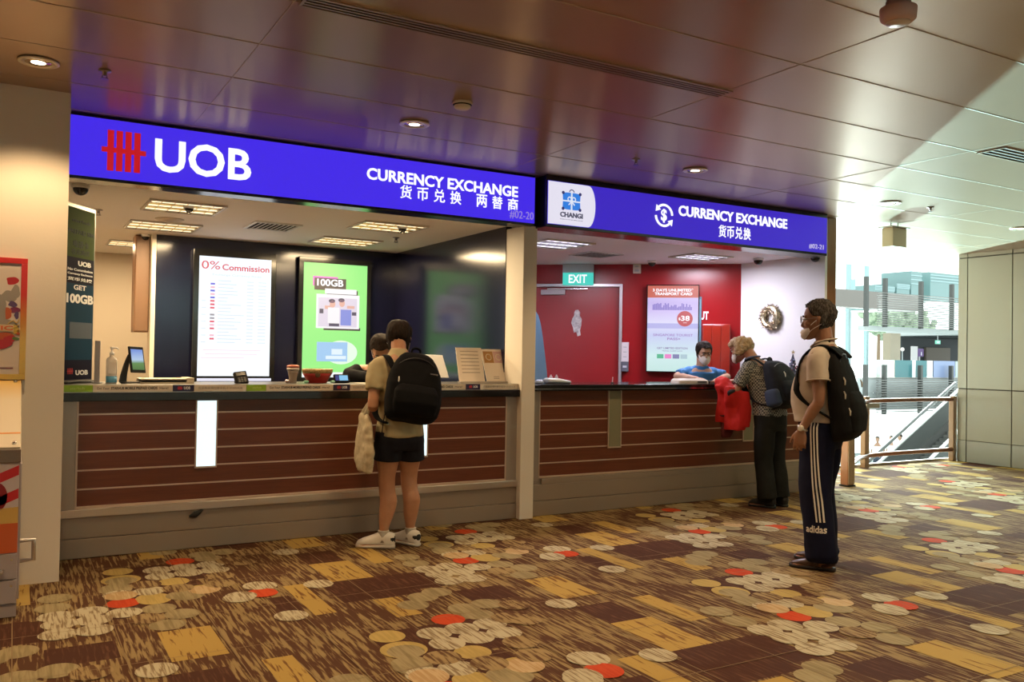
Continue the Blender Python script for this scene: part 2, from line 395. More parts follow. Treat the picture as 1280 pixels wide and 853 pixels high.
# small fittings
def sprinkler(px, py, z, lb, g='sprinklers'):
    p = onz(px, py, z); t = thing('ceiling_sprinkler', lb, 'sprinkler', p, 0, g)
    m = mat('sprinkler_metal', (.35,.31,.30), .3, .9)
    MB().lathe([(.001,0),(.032,0),(.034,-.006),(.014,-.008),(.012,-.030),(.001,-.031)], p, 16).build('rosette', m, t, smooth=True)
    MB().lathe([(.001,-.046),(.022,-.046),(.022,-.049),(.001,-.049)], p, 14).build('deflector', m, t)
    b = MB()
    for s in (-1, 1): b.tube([p+V((s*.010,0,-.028)), p+V((s*.013,0,-.038)), p+V((s*.002,0,-.047))], .003, 6)
    b.build('frame_arm', m, t)
sprinkler(131, 88, ZC, 'ceiling sprinkler above the red logo of the long sign')
sprinkler(795, 199, ZC, 'ceiling sprinkler between two downlights above the shorter sign')
sprinkler(1163, 259, ZC, 'ceiling sprinkler in the sunlit ceiling right of the hanging box')
sprinkler(123, 262, ZS, 'sprinkler in the shop ceiling beside the green banner')
sprinkler(495, 297, ZS, 'sprinkler in the shop ceiling behind a louvred light')
sprinkler(993, 325, ZS, 'sprinkler in the shop ceiling between the two dome cameras above the wreath')
p = onz(578, 128, ZC); t = thing('smoke_detector', 'round cream smoke detector on the brown ceiling', 'smoke detector', p)
MB().lathe([(.001,0),(.062,0),(.064,-.010),(.058,-.016),(.052,-.018),(.050,-.034),(.040,-.042),(.001,-.043)], p, 28).build('housing', mat('detector_cream', (.68,.58,.45), .5), t, smooth=True)
MB().lathe([(.0585,-.0165),(.0535,-.0175),(.0535,-.0215),(.0515,-.0225),(.0515,-.0165)], p, 28).build('vent_slot', M_slot, t)
p = onz(1123, 2, ZC); t = thing('ceiling_speaker', 'pink-white drum fixture hanging at the top edge of the photo', 'fixture', p)
MB().lathe([(.001,0),(.05,0),(.05,-.02),(.075,-.03),(.072,-.075),(.056,-.09),(.001,-.09)], p, 28).build('housing', mat('fixture_pink', (.62,.40,.34), .45), t, smooth=True)
MB().lathe([(.001,-.0895),(.05,-.0895),(.047,-.096),(.001,-.098)], p, 24).build('lens', mat('fixture_lens', (.72,.62,.56), .3), t, smooth=True)
# slot diffusers
def slot(a, b, wd, n, lb):
    a, b = V(a), V(b); d = (b-a).normalized(); q = Z.cross(d)
    t = thing('slot_diffuser', lb, 'air vent', (a+b)/2); L = (b-a).length/2; c = (a+b)/2
    f = MB()
    for s in (-1, 1): f.obox(c+q*(wd/2*s)-Z*.004, d*L, q*.007, Z*.004)
    for s in (-1, 1): f.obox(c+d*(L*s)-Z*.004, d*.007, q*(wd/2), Z*.004)
    f.build('frame', mat('slot_frame', (.42,.30,.2), .35, .5), t)
    MB().obox(c-Z*.0012, d*L, q*(wd/2), Z*.001).build('duct', M_slot, t)
    for k in range(1, n):
        MB().obox(c+q*(wd*(k/n-.5))-Z*.004, d*(L-.007), q*.006, Z*.004).build('blade', mat('slot_blade', (.35,.25,.17), .35, .5), t)
slot(V((1.06,3.70,ZC)), V((3.53,3.70,ZC)), .115, 4, 'long slot air vent in the brown ceiling above the signs')
pa = onz(1225,190,ZC); slot(V((pa.x,pa.y-.08,ZC)), V((pa.x+1.1,pa.y-.08,ZC)), .2, 4, 'short slot air vent in the sunlit ceiling at the right edge')
# hanging box sign
p = onz(1118,279,ZC); p = V((p.x, p.y, ZC)); t = thing('hanging_box', 'small blank beige box hanging from the sunlit ceiling', 'hanging sign', (p.x, p.y, ZC-.30))
MB().obox((p.x, p.y, ZC-.165), (.115,0,0), (0,.07,0), (0,0,.105)).build('box', mat('hanging_beige', (.55,.44,.30), .5), t, bevel=.004)
MB().obox((p.x, p.y, ZC-.055), (.15,0,0), (0,.09,0), (0,0,.006)).build('top_plate', M_dsteel, t)
for s in (-1, 1): MB().tube([(p.x+.06*s, p.y, ZC-.055), (p.x+.06*s, p.y, ZC)], .006, 8).build('rod', M_dsteel, t)

# ---- shop ceiling lights
M_tube = mat('shop_tube', (1, .80, .48), emit=1.7); M_tubec = mat('shop_tube_cool', (.93, .88, 1), emit=1.7)
M_louv = mat('louvre_gold', (.78,.66,.42), .22, .9); M_louvc = mat('louvre_silver', (.75,.75,.8), .22, .9)
def troffer(x0, x1, y0, y1, lb, warm=True, nx=6, ny=3, g='louvred lights in the shop ceilings'):
    z = ZS; t = thing('ceiling_troffer', lb, 'ceiling light', ((x0+x1)/2, (y0+y1)/2, z), 0, g)
    lm = M_louv if warm else M_louvc
    f = MB()
    for a, b in (((x0,y0),(x1,y0+.018)),((x0,y1-.018),(x1,y1)),((x0,y0+.018),(x0+.018,y1-.018)),((x1-.018,y0+.018),(x1,y1-.018))): f.box((a[0],a[1],z-.016),(b[0],b[1],z))
    f.build('frame', mat('troffer_frame', (.6,.56,.5), .4), t)
    MB().box((x0+.02,y0+.02,z-.0012),(x1-.02,y1-.02,z-.0002)).build('backplate', lm, t)
    g = MB()
    for k in range(1, nx): xx = x0+(x1-x0)*k/nx; g.box((xx-.002,y0+.018,z-.015),(xx+.002,y1-.018,z-.003))
    for k in range(1, ny): yy = y0+(y1-y0)*k/ny; g.box((x0+.018,yy-.004,z-.015),(x1-.018,yy+.004,z-.003))
    g.build('louvre', lm, t)
    for k in range(ny):
        yy = y0+(y1-y0)*(k+.5)/ny; MB().tube([(x0+.03,yy,z-.0065),(x1-.03,yy,z-.0065)], .005, 8).build('tube_lamp', M_tube if warm else M_tubec, t)
troffer(.86,1.43,6.97,7.53,'louvred ceiling light nearest the front, above the tablet and sanitizer')
troffer(.86,1.47,8.20,8.78,'second louvred ceiling light behind the front left one')
troffer(.84,1.42,9.85,10.35,'farthest louvred ceiling light, over the beige passage')
troffer(2.58,3.18,7.0,7.52,'louvred ceiling light near the navy side wall, in front')
troffer(2.60,3.22,8.21,8.75,'louvred ceiling light near the navy side wall, behind')
troffer(4.45,5.02,7.05,7.65,'louvred ceiling light beside the cream pillar in the red shop', False)
troffer(6.33,6.9,7.06,7.50,'louvred ceiling light in front of the poster in the red shop', False)
def grille(x0, x1, y0, y1, lb):
    t = thing('air_grille', lb, 'air vent', ((x0+x1)/2,(y0+y1)/2,ZS), 0, 'air vents in the shop ceilings')
    f = MB()
    for a, b in (((x0,y0),(x1,y0+.025)),((x0,y1-.025),(x1,y1)),((x0,y0+.025),(x0+.025,y1-.025)),((x1-.025,y0+.025),(x1,y1-.025))): f.box((a[0],a[1],ZS-.012),(b[0],b[1],ZS))
    f.build('frame', M_whitep, t)
    MB().box((x0+.025,y0+.025,ZS-.003),(x1-.025,y1-.025,ZS-.001)).build('duct', M_slot, t)
    b = MB()
    for k in range(1, 9): xx = x0+.025+(x1-x0-.05)*k/9; b.obox((xx,(y0+y1)/2,ZS-.009),(.012,0,.004),(0,(y1-y0)/2-.025,0),(-.0006,0,.0012))
    b.build('blade', M_whitep, t)
grille(1.80,2.22,7.63,8.1,'square louvred air vent in the ceiling between the shop lights')
grille(5.36,5.80,7.62,8.05,'square louvred air vent in the ceiling of the red shop')
p = onz(212,274,ZS); t = thing('round_vent', 'flat round vent between two louvred lights in the shop ceiling', 'air vent', p)
MB().lathe([(.001,-.018),(.05,-.018),(.055,-.012),(.10,-.012),(.12,-.004),(.12,0),(.001,0)], p, 30).build('disc', mat('vent_beige', (.5,.42,.33), .5), t, smooth=True)
def domecam(p, lb, r=.05):
    t = thing('dome_camera', lb, 'security camera', p, 0, 'dome cameras')
    MB().lathe([(.001,0),(r*1.15,0),(r*1.15,-.02),(r*1.02,-.026),(.001,-.026)], p, 22).build('base', M_whitep, t, smooth=True)
    MB().lathe([(r*math.cos(a), -.026-r*math.sin(a)) for a in [PI/2*k/7 for k in range(8)]], p, 22).build('dome', M_blackg, t, smooth=True)
domecam(onz(101,231,ZS), 'dome camera in the shop ceiling above the green banner')
domecam(onz(236,257,ZS), 'dome camera beside the front louvred light above the tablet', .035)
domecam(onz(503,283,ZS), 'dome camera beside the front louvred light by the navy side wall', .035)
domecam(onz(182,293,ZS), 'dome camera at the passage beside the navy wall', .035)
domecam(onz(815,326,ZS), 'small dome camera above the lit transport poster', .045)
domecam(onz(948,323,ZS), 'dome camera above the tinsel wreath', .05)
domecam(onz(1019,319,ZS), 'dome camera at the right end of the shorter sign', .05)
# ================================================================== THE TWO LIT SIGNS
w = MB(); w.box((.266, 6.42, ZS), (7.535, 6.60, ZC)); struct(w.build('wall_bulkhead', M_white))
M_signblue = mat('sign_blue', (.055,.022,.80), emit=1.0)
M_signblue2 = mat('sign_blue_dim', (.047,.020,.55), emit=.95)
M_signwhite = mat('sign_white', (.95,.95,1), emit=1.15)
M_signred = mat('sign_red', (.62,.008,.015), emit=.85)
M_signpale = mat('sign_lilac', (.36,.27,.85), emit=.8)
M_frame = mat('sign_frame_black', (.008,.007,.012), .18)
Y1, Y2 = 6.25, 6.15
a, b = ony(89, 143.4, Y1), ony(668.8, 222.1, Y1); c_ = ony(88, 218, Y1)
x0, x1, z1, z0 = .278, b.x, (a.z+b.z)/2, c_.z
s1 = thing('shop_sign', 'long purple-blue lightbox sign with red bars and UOB lettering', 'sign', ((x0+x1)/2, Y1, z0))
MB().box((x0, Y1+.005, z0-.02), (x1+.006, 6.415, ZC-.004)).build('housing', M_frame, s1, bevel=.004)
MB().box((x0, Y1-.002, z0), (x1, Y1+.008, z1)).build('lit_face', M_signblue, s1)
lg = MB()
def pxp(px, py, y): return ony(px, py, y-.004)
# logo: four uprights crossed by one bar
for k in range(4):
    t_, b_ = pxp(139.2+11.1*k, 162.6+1.35*k, Y1), pxp(137.3+11.1*k, 213.2+1.0*k, Y1)
    xm = (t_.x+b_.x)/2; hw = .0195
    lg.box((xm-hw, Y1-.006, b_.z), (xm+hw, Y1-.001, t_.z))
l_, r_ = pxp(127, 186, Y1), pxp(182.5, 192.5, Y1); zm = (l_.z+r_.z)/2
lg.box((l_.x, Y1-.0065, zm-.0165), (r_.x, Y1-.001, zm+.0165))
lg.build('logo', M_signred, s1)
def put_text(parent, name, body, tl, br, y, m, bold=.02, tl_is=None):
    a, b = ony(*tl, y), ony(*br, y)
    return MB().text(body, (a.x, y-.003, b.z), X, Z, b.x-a.x, a.z-b.z, bold).build(name, m, parent)
put_text(s1, 'lettering', 'UOB', (194,172.5), (313.5,227.6), Y1, M_signwhite, .022)
put_text(s1, 'lettering', 'CURRENCY EXCHANGE', (458.5,209.3), (647,247.2), Y1, M_signwhite, .026)
za, zb = ony(499,234,Y1), ony(647,263.5,Y1)
tx = MB(); zlo = ony(573,256,Y1).z; zhi = ony(573,243,Y1).z
for ch, pc in zip('货币兑换两替商', (507, 528, 549, 569.5, 602, 621.5, 641)):
    cx = ony(pc, 249, Y1).x; tx.text(ch, (cx, Y1-.003, zlo), X, Z, .098, .105, .010, align='c')
tx.build('lettering', M_signwhite, s1)
put_text(s1, 'unit_number', '#02-20', (637,262.5), (666.5,276.2), Y1, M_signpale, 0.)
# second sign
a, b, c_, d_ = ony(685,225.4,Y2), ony(1033.7,272.8,Y2), ony(684.2,279.1,Y2), ony(1033.3,317.3,Y2)
x0, x1, z1, z0 = a.x, b.x, (a.z+b.z)/2, (c_.z+d_.z)/2
s2 = thing('shop_sign', 'shorter purple sign with white rounded end panel and dollar symbol', 'sign', ((x0+x1)/2, Y2, z0))
MB().box((x0-.012, Y2+.005, z0-.025), (x1+.012, 6.415, ZC-.004)).build('housing', M_frame, s2, bevel=.004)
MB().box((x0, Y2-.002, z0), (x1, Y2+.008, z1)).build('lit_face', M_signblue2, s2)
# white panel with a bulging right edge
we = ony(744, 258, Y2).x; wt = ony(737, 232, Y2).x-.012; zc = (z0+z1)/2; hh = (z1-z0)/2-.004
poly = [(x0+.003, zc-hh), (wt, zc-hh)] + [(wt+(we-wt)*math.cos(t), zc+hh*math.sin(t)) for t in [PI*(k/14-.5) for k in range(1, 14)]] + [(wt, zc+hh), (x0+.003, zc+hh)]
M_panelw = mat('sign_panel_white', (.82,.79,.92), emit=.95)
MB().prism([(x, z) for x, z in poly], (0, Y2-.004, 0), X, Z, .004).build('white_panel', M_panelw, s2)
# gift-case emblem
ga, gb = ony(700.5,240.5,Y2), ony(727.5,263.5,Y2); gx, gz = (ga.x+gb.x)/2, (ga.z+gb.z)/2; gw, gh = .092, .073
M_gift = mat('emblem_blue', (.035,.23,.80), emit=.9); M_giftd = mat('emblem_navy', (.03,.03,.16), emit=.8); M_giftr = mat('emblem_ribbon', (.80,.85,.98), emit=.9)
yy = Y2-.005
MB().prism([(gx+x, gz+z) for x, z in ((-gw,-gh*.92),(-gw*.5,-gh),(gw*.5,-gh),(gw,-gh*.92),(gw*.96,0),(gw,gh*.92),(gw*.5,gh),(-gw*.5,gh),(-gw,gh*.92),(-gw*.96,0))], (0,yy,0), X, Z, .001).build('emblem_case', M_gift, s2)
g = MB(); g.box((gx-.008,yy-.002,gz-gh),(gx+.008,yy-.0005,gz+gh)); g.box((gx-gw*.97,yy-.002,gz-.006),(gx+gw*.97,yy-.0005,gz+.006))
for sx in (-1, 1):
    g.torus((gx+sx*.022, yy-.002, gz+.018), .017, .005, V((.8,0,sx*.6)), V((-.6*sx,0,.8)), 18, 6)
    g.tube([(gx,yy-.002,gz),(gx+sx*.028,yy-.002,gz-.03)], .005, 6)
g.build('emblem_ribbon', M_giftr, s2)
g = MB()
for sx in (-1, 1):
    for sz in (-1, 1): g.lathe([(.001,0),(.014,0),(.014,.002),(.001,.002)], (gx+sx*gw*.95, yy-.0005, gz+sz*gh*.93), 14, 0, X, Z, -Y)
g.torus((gx, yy-.002, gz+gh+.002), .024, .004, X, Z, 16, 6, 0, .15, PI-.15)
g.build('emblem_corner', M_giftd, s2)
put_text(s2, 'lettering', 'CHANGI', (700,264.5), (728,274), Y2-.004, mat('sign_grey', (.10,.10,.16), emit=.8), .03)
put_text(s2, 'lettering', 'RECOMMENDS', (700,273.3), (728,277.2), Y2-.004, mat('sign_grey2', (.35,.34,.42), emit=.8), .0)
# dollar in circling arrows
cc = ony(829.5,269.5,Y2); R = .096; g = MB(); yy = Y2-.006
for a0 in (.02*PI, 1.02*PI):
    a1 = a0+.74*PI
    g.torus((cc.x,yy,cc.z), R, .011, X, Z, 24, 6, 0, a0, a1)
for ang, dr in ((.77*PI, 1), (1.77*PI, 1)):
    e = V((math.cos(ang), 0, math.sin(ang)))*R; tn = V((-math.sin(ang), 0, math.cos(ang))); rn = e.normalized()
    q = [e+rn*.034-tn*.01, e-rn*.032-tn*.01, e+tn*.042]
    q = [(p.x, p.z) for p in q]
    g.prism(q, (cc.x, yy-.006, cc.z), X, Z, .005)
g.text('$', (cc.x, Y2-.004, cc.z-.066), X, Z, .066, .125, .02, align='c')
g.build('dollar_symbol', M_signwhite, s2)
put_text(s2, 'lettering', 'CURRENCY EXCHANGE', (848,256.5), (983.5,286.5), Y2, M_signwhite, .03)
tx = MB(); zlo = ony(918,298.5,Y2).z; zhi = ony(918,285,Y2).z
for ch, pc in zip('货币兑换', (902.5, 912.8, 923.3, 933.6)):
    cx = ony(pc, 291, Y2).x; tx.text(ch, (cx, Y2-.003, zlo), X, Z, .094, .118, .010, align='c')
tx.build('lettering', M_signwhite, s2)
put_text(s2, 'unit_number', '#02-21', (1011,304.5), (1029,312.8), Y2, mat('sign_lilac2', (.6,.55,.85), emit=.9), .0)

# ================================================================== COUNTERS
YC = 6.389
M_trim = mat('groove_metal', (.66,.52,.42), .4, .6)
M_lit = mat('lit_panel', (.78,.97,.98), emit=1.25)
M_unlit = mat('unlit_panel', (.22,.20,.12), .4)
M_pil = mat('pilaster_grey', (.40,.34,.29), .4, .5)
M_base = mat('plinth_grey', (.33,.265,.21), .42, .35, bump=(18,.05))
GZ = (.954, .831, .706, .582, .457)
def counter(name, lb, xl, xr, pl, pr, lits, litmat, zt, rail=True):
    t = thing(name, lb, 'counter', ((xl+xr)/2, YC, 0), 0)
    MB().box((xl+.005, YC+.012, .005), (xr-.005, YC+.50, zt)).build('carcass', M_pil, t)
    MB().box((pl, YC, .345), (pr, YC+.012, zt)).build('wood_panel', M_wood, t)
    for z in GZ: MB().box((pl, YC-.0025, z-.0055), (pr, YC+.003, z+.0055)).build('groove_strip', M_trim, t)
    f = MB(); f.box((pl-.011, YC-.006, .331), (pl+.001, YC+.012, zt)); f.box((pr-.001, YC-.006, .331), (pr+.011, YC+.012, zt)); f.box((pl-.011, YC-.006, .326), (pr+.011, YC+.012, .345))
    f.build('panel_frame', M_trim, t, bevel=.002)
    MB().box((xl, YC-.004, .30), (pl-.011, YC+.012, zt)).build('pilaster', M_pil, t, bevel=.003)
    MB().box((pr+.011, YC-.004, .30), (xr, YC+.012, zt)).build('pilaster', M_pil, t, bevel=.003)
    for k, (u0, u1) in enumerate(lits):
        f = MB(); f.box((u0-.010,YC-.012,.572),(u0,YC,zt)); f.box((u1,YC-.012,.572),(u1+.010,YC,zt)); f.box((u0-.010,YC-.012,.562),(u1+.010,YC,.574))
        e = MB().box((u0, YC-.009, .573), (u1, YC, zt-.004)).build('inset_panel', litmat, t); e['label'] = 'pale upright panel set in the wood'
        f.build('inset_frame', M_trim, t)
    MB().box((xl, YC-.012, .135), (xr, YC+.012, .274)).build('plinth', M_base, t, bevel=.003)
    MB().box((xl, YC-.016, .004), (xr, YC+.012, .1305)).build('skirting', M_base, t, bevel=.003)
    if rail: MB().box((xl, YC-.03, .274), (xr, YC+.012, .327)).build('kick_rail', M_steel, t, bevel=.004)
    else: MB().box((xl+.12, YC-.012, .274), (xr, YC+.012, .322)).build('kick_rail', M_base, t, bevel=.004)
    return t
counter('service_counter', 'wood-panelled counter under the long sign, with glowing upright panels', .268, 3.748, .383, 3.636, [(1.131,1.262),(2.775,2.905)], M_lit, 1.04)
counter('service_counter', 'wood-panelled counter under the shorter sign, with unlit upright panels', 3.884, 7.49, 3.982, 7.38, [(4.718,4.85),(6.40,6.53)], M_unlit, 1.085, False)
# small torn cable hole in the plinth
h = ony(244,643,YC-.013)
hb = MB(); hb.tube([h+V((.05,0,.045)), h+V((.035,-.006,.02)), h+V((.0,-.008,0)), h+V((-.03,-.005,-.01))], [.008,.012,.022,.012], 8, sub=3)
o = hb.build('cable_stub', M_blackm, None, smooth=True); tag(o, 'dark cable stub poking from the grey plinth under the lit counter', 'cable')
w1 = thing('worktop', 'black worktop of the left counter carrying the printed edge strip', 'worktop', (2., 6.7, 1.042))
MB().box((.268, 6.335, 1.0425), (3.746, 6.98, 1.1)).build('slab', M_blackg, w1, bevel=.004)
MB().box((.268, 6.372, 1.1), (3.746, 6.98, 1.15)).build('raised_ledge', mat('ledge_grey', (.10,.09,.08), .3), w1, bevel=.002)
MB().box((.268, 6.345, 1.096), (3.746, 6.372, 1.103)).build('edge_trim', M_steel, w1)
w2 = thing('worktop', 'glossy black worktop of the right counter with a chrome edge line', 'worktop', (5.7, 6.7, 1.087))
MB().box((3.884, 6.335, 1.0875), (7.498, 7.0, 1.143)).build('slab', M_blackg, w2, bevel=.004)
MB().box((3.884, 6.331, 1.103), (7.498, 6.336, 1.110)).build('edge_trim', M_chrome, w2)
# printed strip along the front of the ledge
st = thing('edge_strip', 'printed advert strip along the front edge of the left worktop', 'advert strip', (2., 6.37, 1.105))
YS = 6.3705
cs = dict(g=mat('strip_green', (.27,.46,.03), .5), b=mat('strip_beige', (.62,.55,.46), .5), n=mat('strip_navy', (.02,.015,.06), .4))
M_ink = mat('print_black', (.02,.02,.02), .6); M_inkr = mat('print_red', (.5,.02,.03), .6); M_inkw = mat('print_white', (.85,.85,.85), .6); M_inkg = mat('print_pale_green', (.45,.62,.15), .6); M_inkgrey = mat('print_grey', (.33,.29,.25), .6)
def sx_(px): return max(.270, ony(px, 485, YS).x)
EN = 'STARHUB MOBILE PREPAID CARDS'
segs = [('g',72,116,'starhub'),('b',116,216,'EN'),('n',216,242.5,'UOB'),('b',242.5,308,'ZH'),('g',308,332.5,'starhub'),('b',332.5,416.5,'EN'),('n',416.5,437.5,'UOB'),('b',437.5,482,'ZH'),('g',482,500,'starhub'),('b',500,582,'EN'),('n',582,600,'UOB'),('b',600,650.5,'ZH')]
for k, p0, p1, kind in segs:
    u0, u1 = sx_(p0), min(3.744, sx_(p1))
    pn = MB().box((u0+.001, YS-.003, 1.1045), (u1-.001, YS, 1.1495)).build('printed_panel', cs[k], st)
    tb = MB(); W_ = u1-u0; yv = YS-.003
    if kind == 'EN':
        tb.text('Get Your', (u0+W_*.05,yv,1.120), X, Z, W_*.15, .016, .0, depth=.001); tb.text(EN, (u0+W_*.22,yv,1.119), X, Z, W_*.58, .019, .03, depth=.001); tb.text('Here!', (u0+W_*.83,yv,1.120), X, Z, W_*.11, .016, .0, depth=.001)
        tb.build('lettering', M_ink, pn)
    elif kind == 'ZH':
        tb.text('在此购买预付费手机卡 STARHUB', (u0+W_*.08,yv,1.117), X, Z, W_*.84, .020, .01, depth=.001).build('lettering', M_inkgrey, pn)
    elif kind == 'UOB':
        for q in range(4): tb.box((u0+W_*(.24+.05*q), yv-.001, 1.116), (u0+W_*(.27+.05*q), yv, 1.139))
        tb.box((u0+W_*.21, yv-.0012, 1.125), (u0+W_*.45, yv, 1.129)); tb.build('logo', M_inkr, pn)
        MB().text('UOB', (u0+W_*.52,yv,1.118), X, Z, W_*.3, .020, .03, depth=.001).build('lettering', M_inkw, pn)
    else:
        tb.text('starhub', (u0+W_*.3,yv,1.119), X, Z, W_*.45, .018, .02, depth=.001).build('lettering', M_inkg, pn)

# ================================================================== THE LEFT SHOP: screens, banner, things on the worktop
def screen_case(t, xl, xr, zb, zt, y, bx, bz0, bz1):
    MB().box((xl-bx, y, zb-bz0), (xr+bx, y+.055, zt+bz1)).build('casing', M_blackg, t, bevel=.006)
YB = 9.07
r1 = thing('rate_screen', 'tall white display of currency rates on the navy wall', 'screen', (1.95, YB, 1.1))
a, b = ony(249.5,319.5,YB), ony(336.3,470.5,YB); xl, xr, zt, zb = a.x, b.x, a.z, b.z
screen_case(r1, xl, xr, zb, zt, YB, .055, .055, .07)
gradW = mat('screen_white', (.84,.92,1), emit=1.1)
MB().box((xl, YB-.003, zb), (xr, YB, zt)).build('display', gradW, r1)
Wd, Hd = xr-xl, zt-zb
def dsp(parent, name, m, fn): g = MB(); fn(g); return g.build(name, m, parent)
def e(nm, c, s=1.): return mat('lit_'+nm, c, emit=s)
yv = YB-.003
dsp(r1, 'lettering', e('crimson', (.68,.06,.10)), lambda g: g.text('0%', (xl+Wd*.03,yv,zt-Hd*.107), X, Z, Wd*.25, Hd*.068, .0))
dsp(r1, 'lettering', e('crimson', 0), lambda g: g.text('Commission', (xl+Wd*.31,yv,zt-Hd*.11), X, Z, Wd*.66, Hd*.052, .018, depth=.0015))
dsp(r1, 'lettering', e('pale_text', (.66,.76,.82)), lambda g: g.text('Exchange Currency Rates', (xl+Wd*.18,yv,zt-Hd*.163), X, Z, Wd*.68, Hd*.022, 0.))
random.seed(3)
for k in range(19):
    z = zt-Hd*(.2+.0287*k)
    for u, wd in ((.04,.06),(.26,random.uniform(.12,.36)),(.66,.09),(.82,.11)):
        if u < .1 and (k < 6 or k % 2): continue
        MB().box((xl+Wd*u, yv-.001, z-.004), (xl+Wd*(u+wd), yv, z+.004)).build('rate_entry', e('pale_text', 0), r1)
fl_c = [('blue',0),('pink',1),('blue',2),('pink',3),('blue',4),('red',5),('red',6),('red',7),('grey',9),('grey',10),('red',11),('pink',12),('red',13),('pink',15),('red',16)]
FC = dict(blue=(.10,.12,.75), pink=(.88,.5,.62), red=(.75,.08,.16), grey=(.3,.3,.36))
for nm in FC:
    def fr(g, nm=nm):
        for cc_, k in fl_c:
            if cc_ == nm: z = zt-Hd*(.2+.0287*(k+1)); g.box((xl+Wd*.155, yv-.0015, z-.009), (xl+Wd*.215, yv, z+.009))
    dsp(r1, 'flag_icons', e('flag_'+nm, FC[nm], .95), fr)
def foot(g):
    for k, (u, wd) in enumerate(((.07,.80),(.10,.72),(.04,.60))): g.box((xl+Wd*u, yv-.001, zt-Hd*(.782+.032*k)-.004), (xl+Wd*(u+wd), yv, zt-Hd*(.782+.032*k)+.004))
dsp(r1, 'footnote', e('pale_pink', (.92,.72,.78)), foot)
MB().box((xl, YB-.004, zb-.05), (xr+.02, YB-.001, zb-.022)).build('lower_bar', e('bar_white', (.8,.8,.95)), r1)
r2 = thing('advert_screen', 'bright green advert display reading 100GB on the navy wall', 'screen', (3., YB, 1.1))
a, b = ony(380,327.5,YB), ony(456.5,472,YB); xl, xr, zt, zb = a.x, b.x, a.z, b.z; Wd, Hd = xr-xl, zt-zb
screen_case(r2, xl, xr, zb, zt, YB, .05, .05, .06)
MB().box((xl, YB-.003, zb), (xr, YB, zt)).build('display', mat('screen_green', (.27,.80,.22), emit=1.1), r2)
def R_(g, u0, v0, u1, v1, d=.001): g.box((xl+Wd*u0, yv-d, zt-Hd*v1), (xl+Wd*u1, yv, zt-Hd*v0))
dsp(r2, 'advert_shadow', e('magenta', (.75,.14,.62)), lambda g: R_(g,.14,.115,.53,.20))
dsp(r2, 'advert_box', e('black', (.02,.015,.03)), lambda g: (R_(g,.165,.13,.66,.235,.002), R_(g,.36,.23,.85,.275,.0015), R_(g,.62,.26,.64,.30), R_(g,.32,.56,.90,.585)))
dsp(r2, 'lettering', M_signwhite, lambda g: g.text('100GB', (xl+Wd*.205,yv-.002,zt-Hd*.20), X, Z, Wd*.41, Hd*.062, .025))
dsp(r2, 'advert_paper', e('paper', (.9,.9,.95)), lambda g: (R_(g,.33,.22,.83,.265,.003), R_(g,.20,.27,.88,.57,.002)))
dsp(r2, 'advert_photo', e('photo', (.72,.66,.80)), lambda g: (R_(g,.23,.30,.84,.555,.004)))
def pp(g, col):
    def disc(u, v, ru, rv): g.prism([(xl+Wd*(u+ru*math.cos(t)), zt-Hd*(v+rv*math.sin(t))) for t in [2*PI*k/16 for k in range(16)]], (0,yv-.0055,0), X, Z, .001)
    if col == 'skin': disc(.45,.355,.045,.033)
    if col == 'skin2': disc(.60,.345,.045,.033)
    if col == 'arm': R_(g,.33,.37,.42,.40,.0055)
    if col == 'arm2': R_(g,.68,.365,.80,.39,.0055)
    if col == 'white': R_(g,.38,.385,.56,.525,.006)
    if col == 'blue': R_(g,.58,.40,.75,.54,.006)
    if col == 'dark': R_(g,.40,.525,.56,.55,.006)
    if col == 'hair': disc(.44,.328,.05,.018)
    if col == 'hair2': disc(.59,.318,.05,.018)
    if col == 'bag': R_(g,.25,.40,.31,.44,.0052)
    if col == 'bag2': R_(g,.76,.42,.83,.45,.0052)
for cn, cv in (('skin',(.75,.42,.36)),('skin2',(.75,.42,.36)),('arm',(.75,.42,.36)),('arm2',(.75,.42,.36)),('white',(.88,.86,.92)),('blue',(.20,.26,.72)),('dark',(.05,.05,.12)),('hair',(.05,.05,.12)),('hair2',(.05,.05,.12)),('bag',(.05,.05,.12)),('bag2',(.05,.05,.12))): dsp(r2, 'advert_picture', e('fig_'+cn, cv), lambda g, cn=cn: pp(g, cn))
dsp(r2, 'advert_blob', e('blob', (.78,.95,.80)), lambda g: g.prism([(xl+Wd*(.60+.26*math.cos(t)), zt-Hd*(.78+.105*math.sin(t))) for t in [2*PI*k/28 for k in range(28)]], (0,yv-.0015,0), X, Z, .001))
dsp(r2, 'advert_card', mat('lit_card', (.33,.58,.88), emit=1.), lambda g: R_(g,.22,.69,.70,.86,.003))
dsp(r2, 'advert_cloud', e('cloud', (.74,.88,.98)), lambda g: (R_(g,.45,.75,.62,.80,.004), R_(g,.36,.81,.68,.84,.004)))
dsp(r2, 'advert_footer', e('footer', (.88,.92,.90)), lambda g: R_(g,.0,.955,1.,1.,.002))
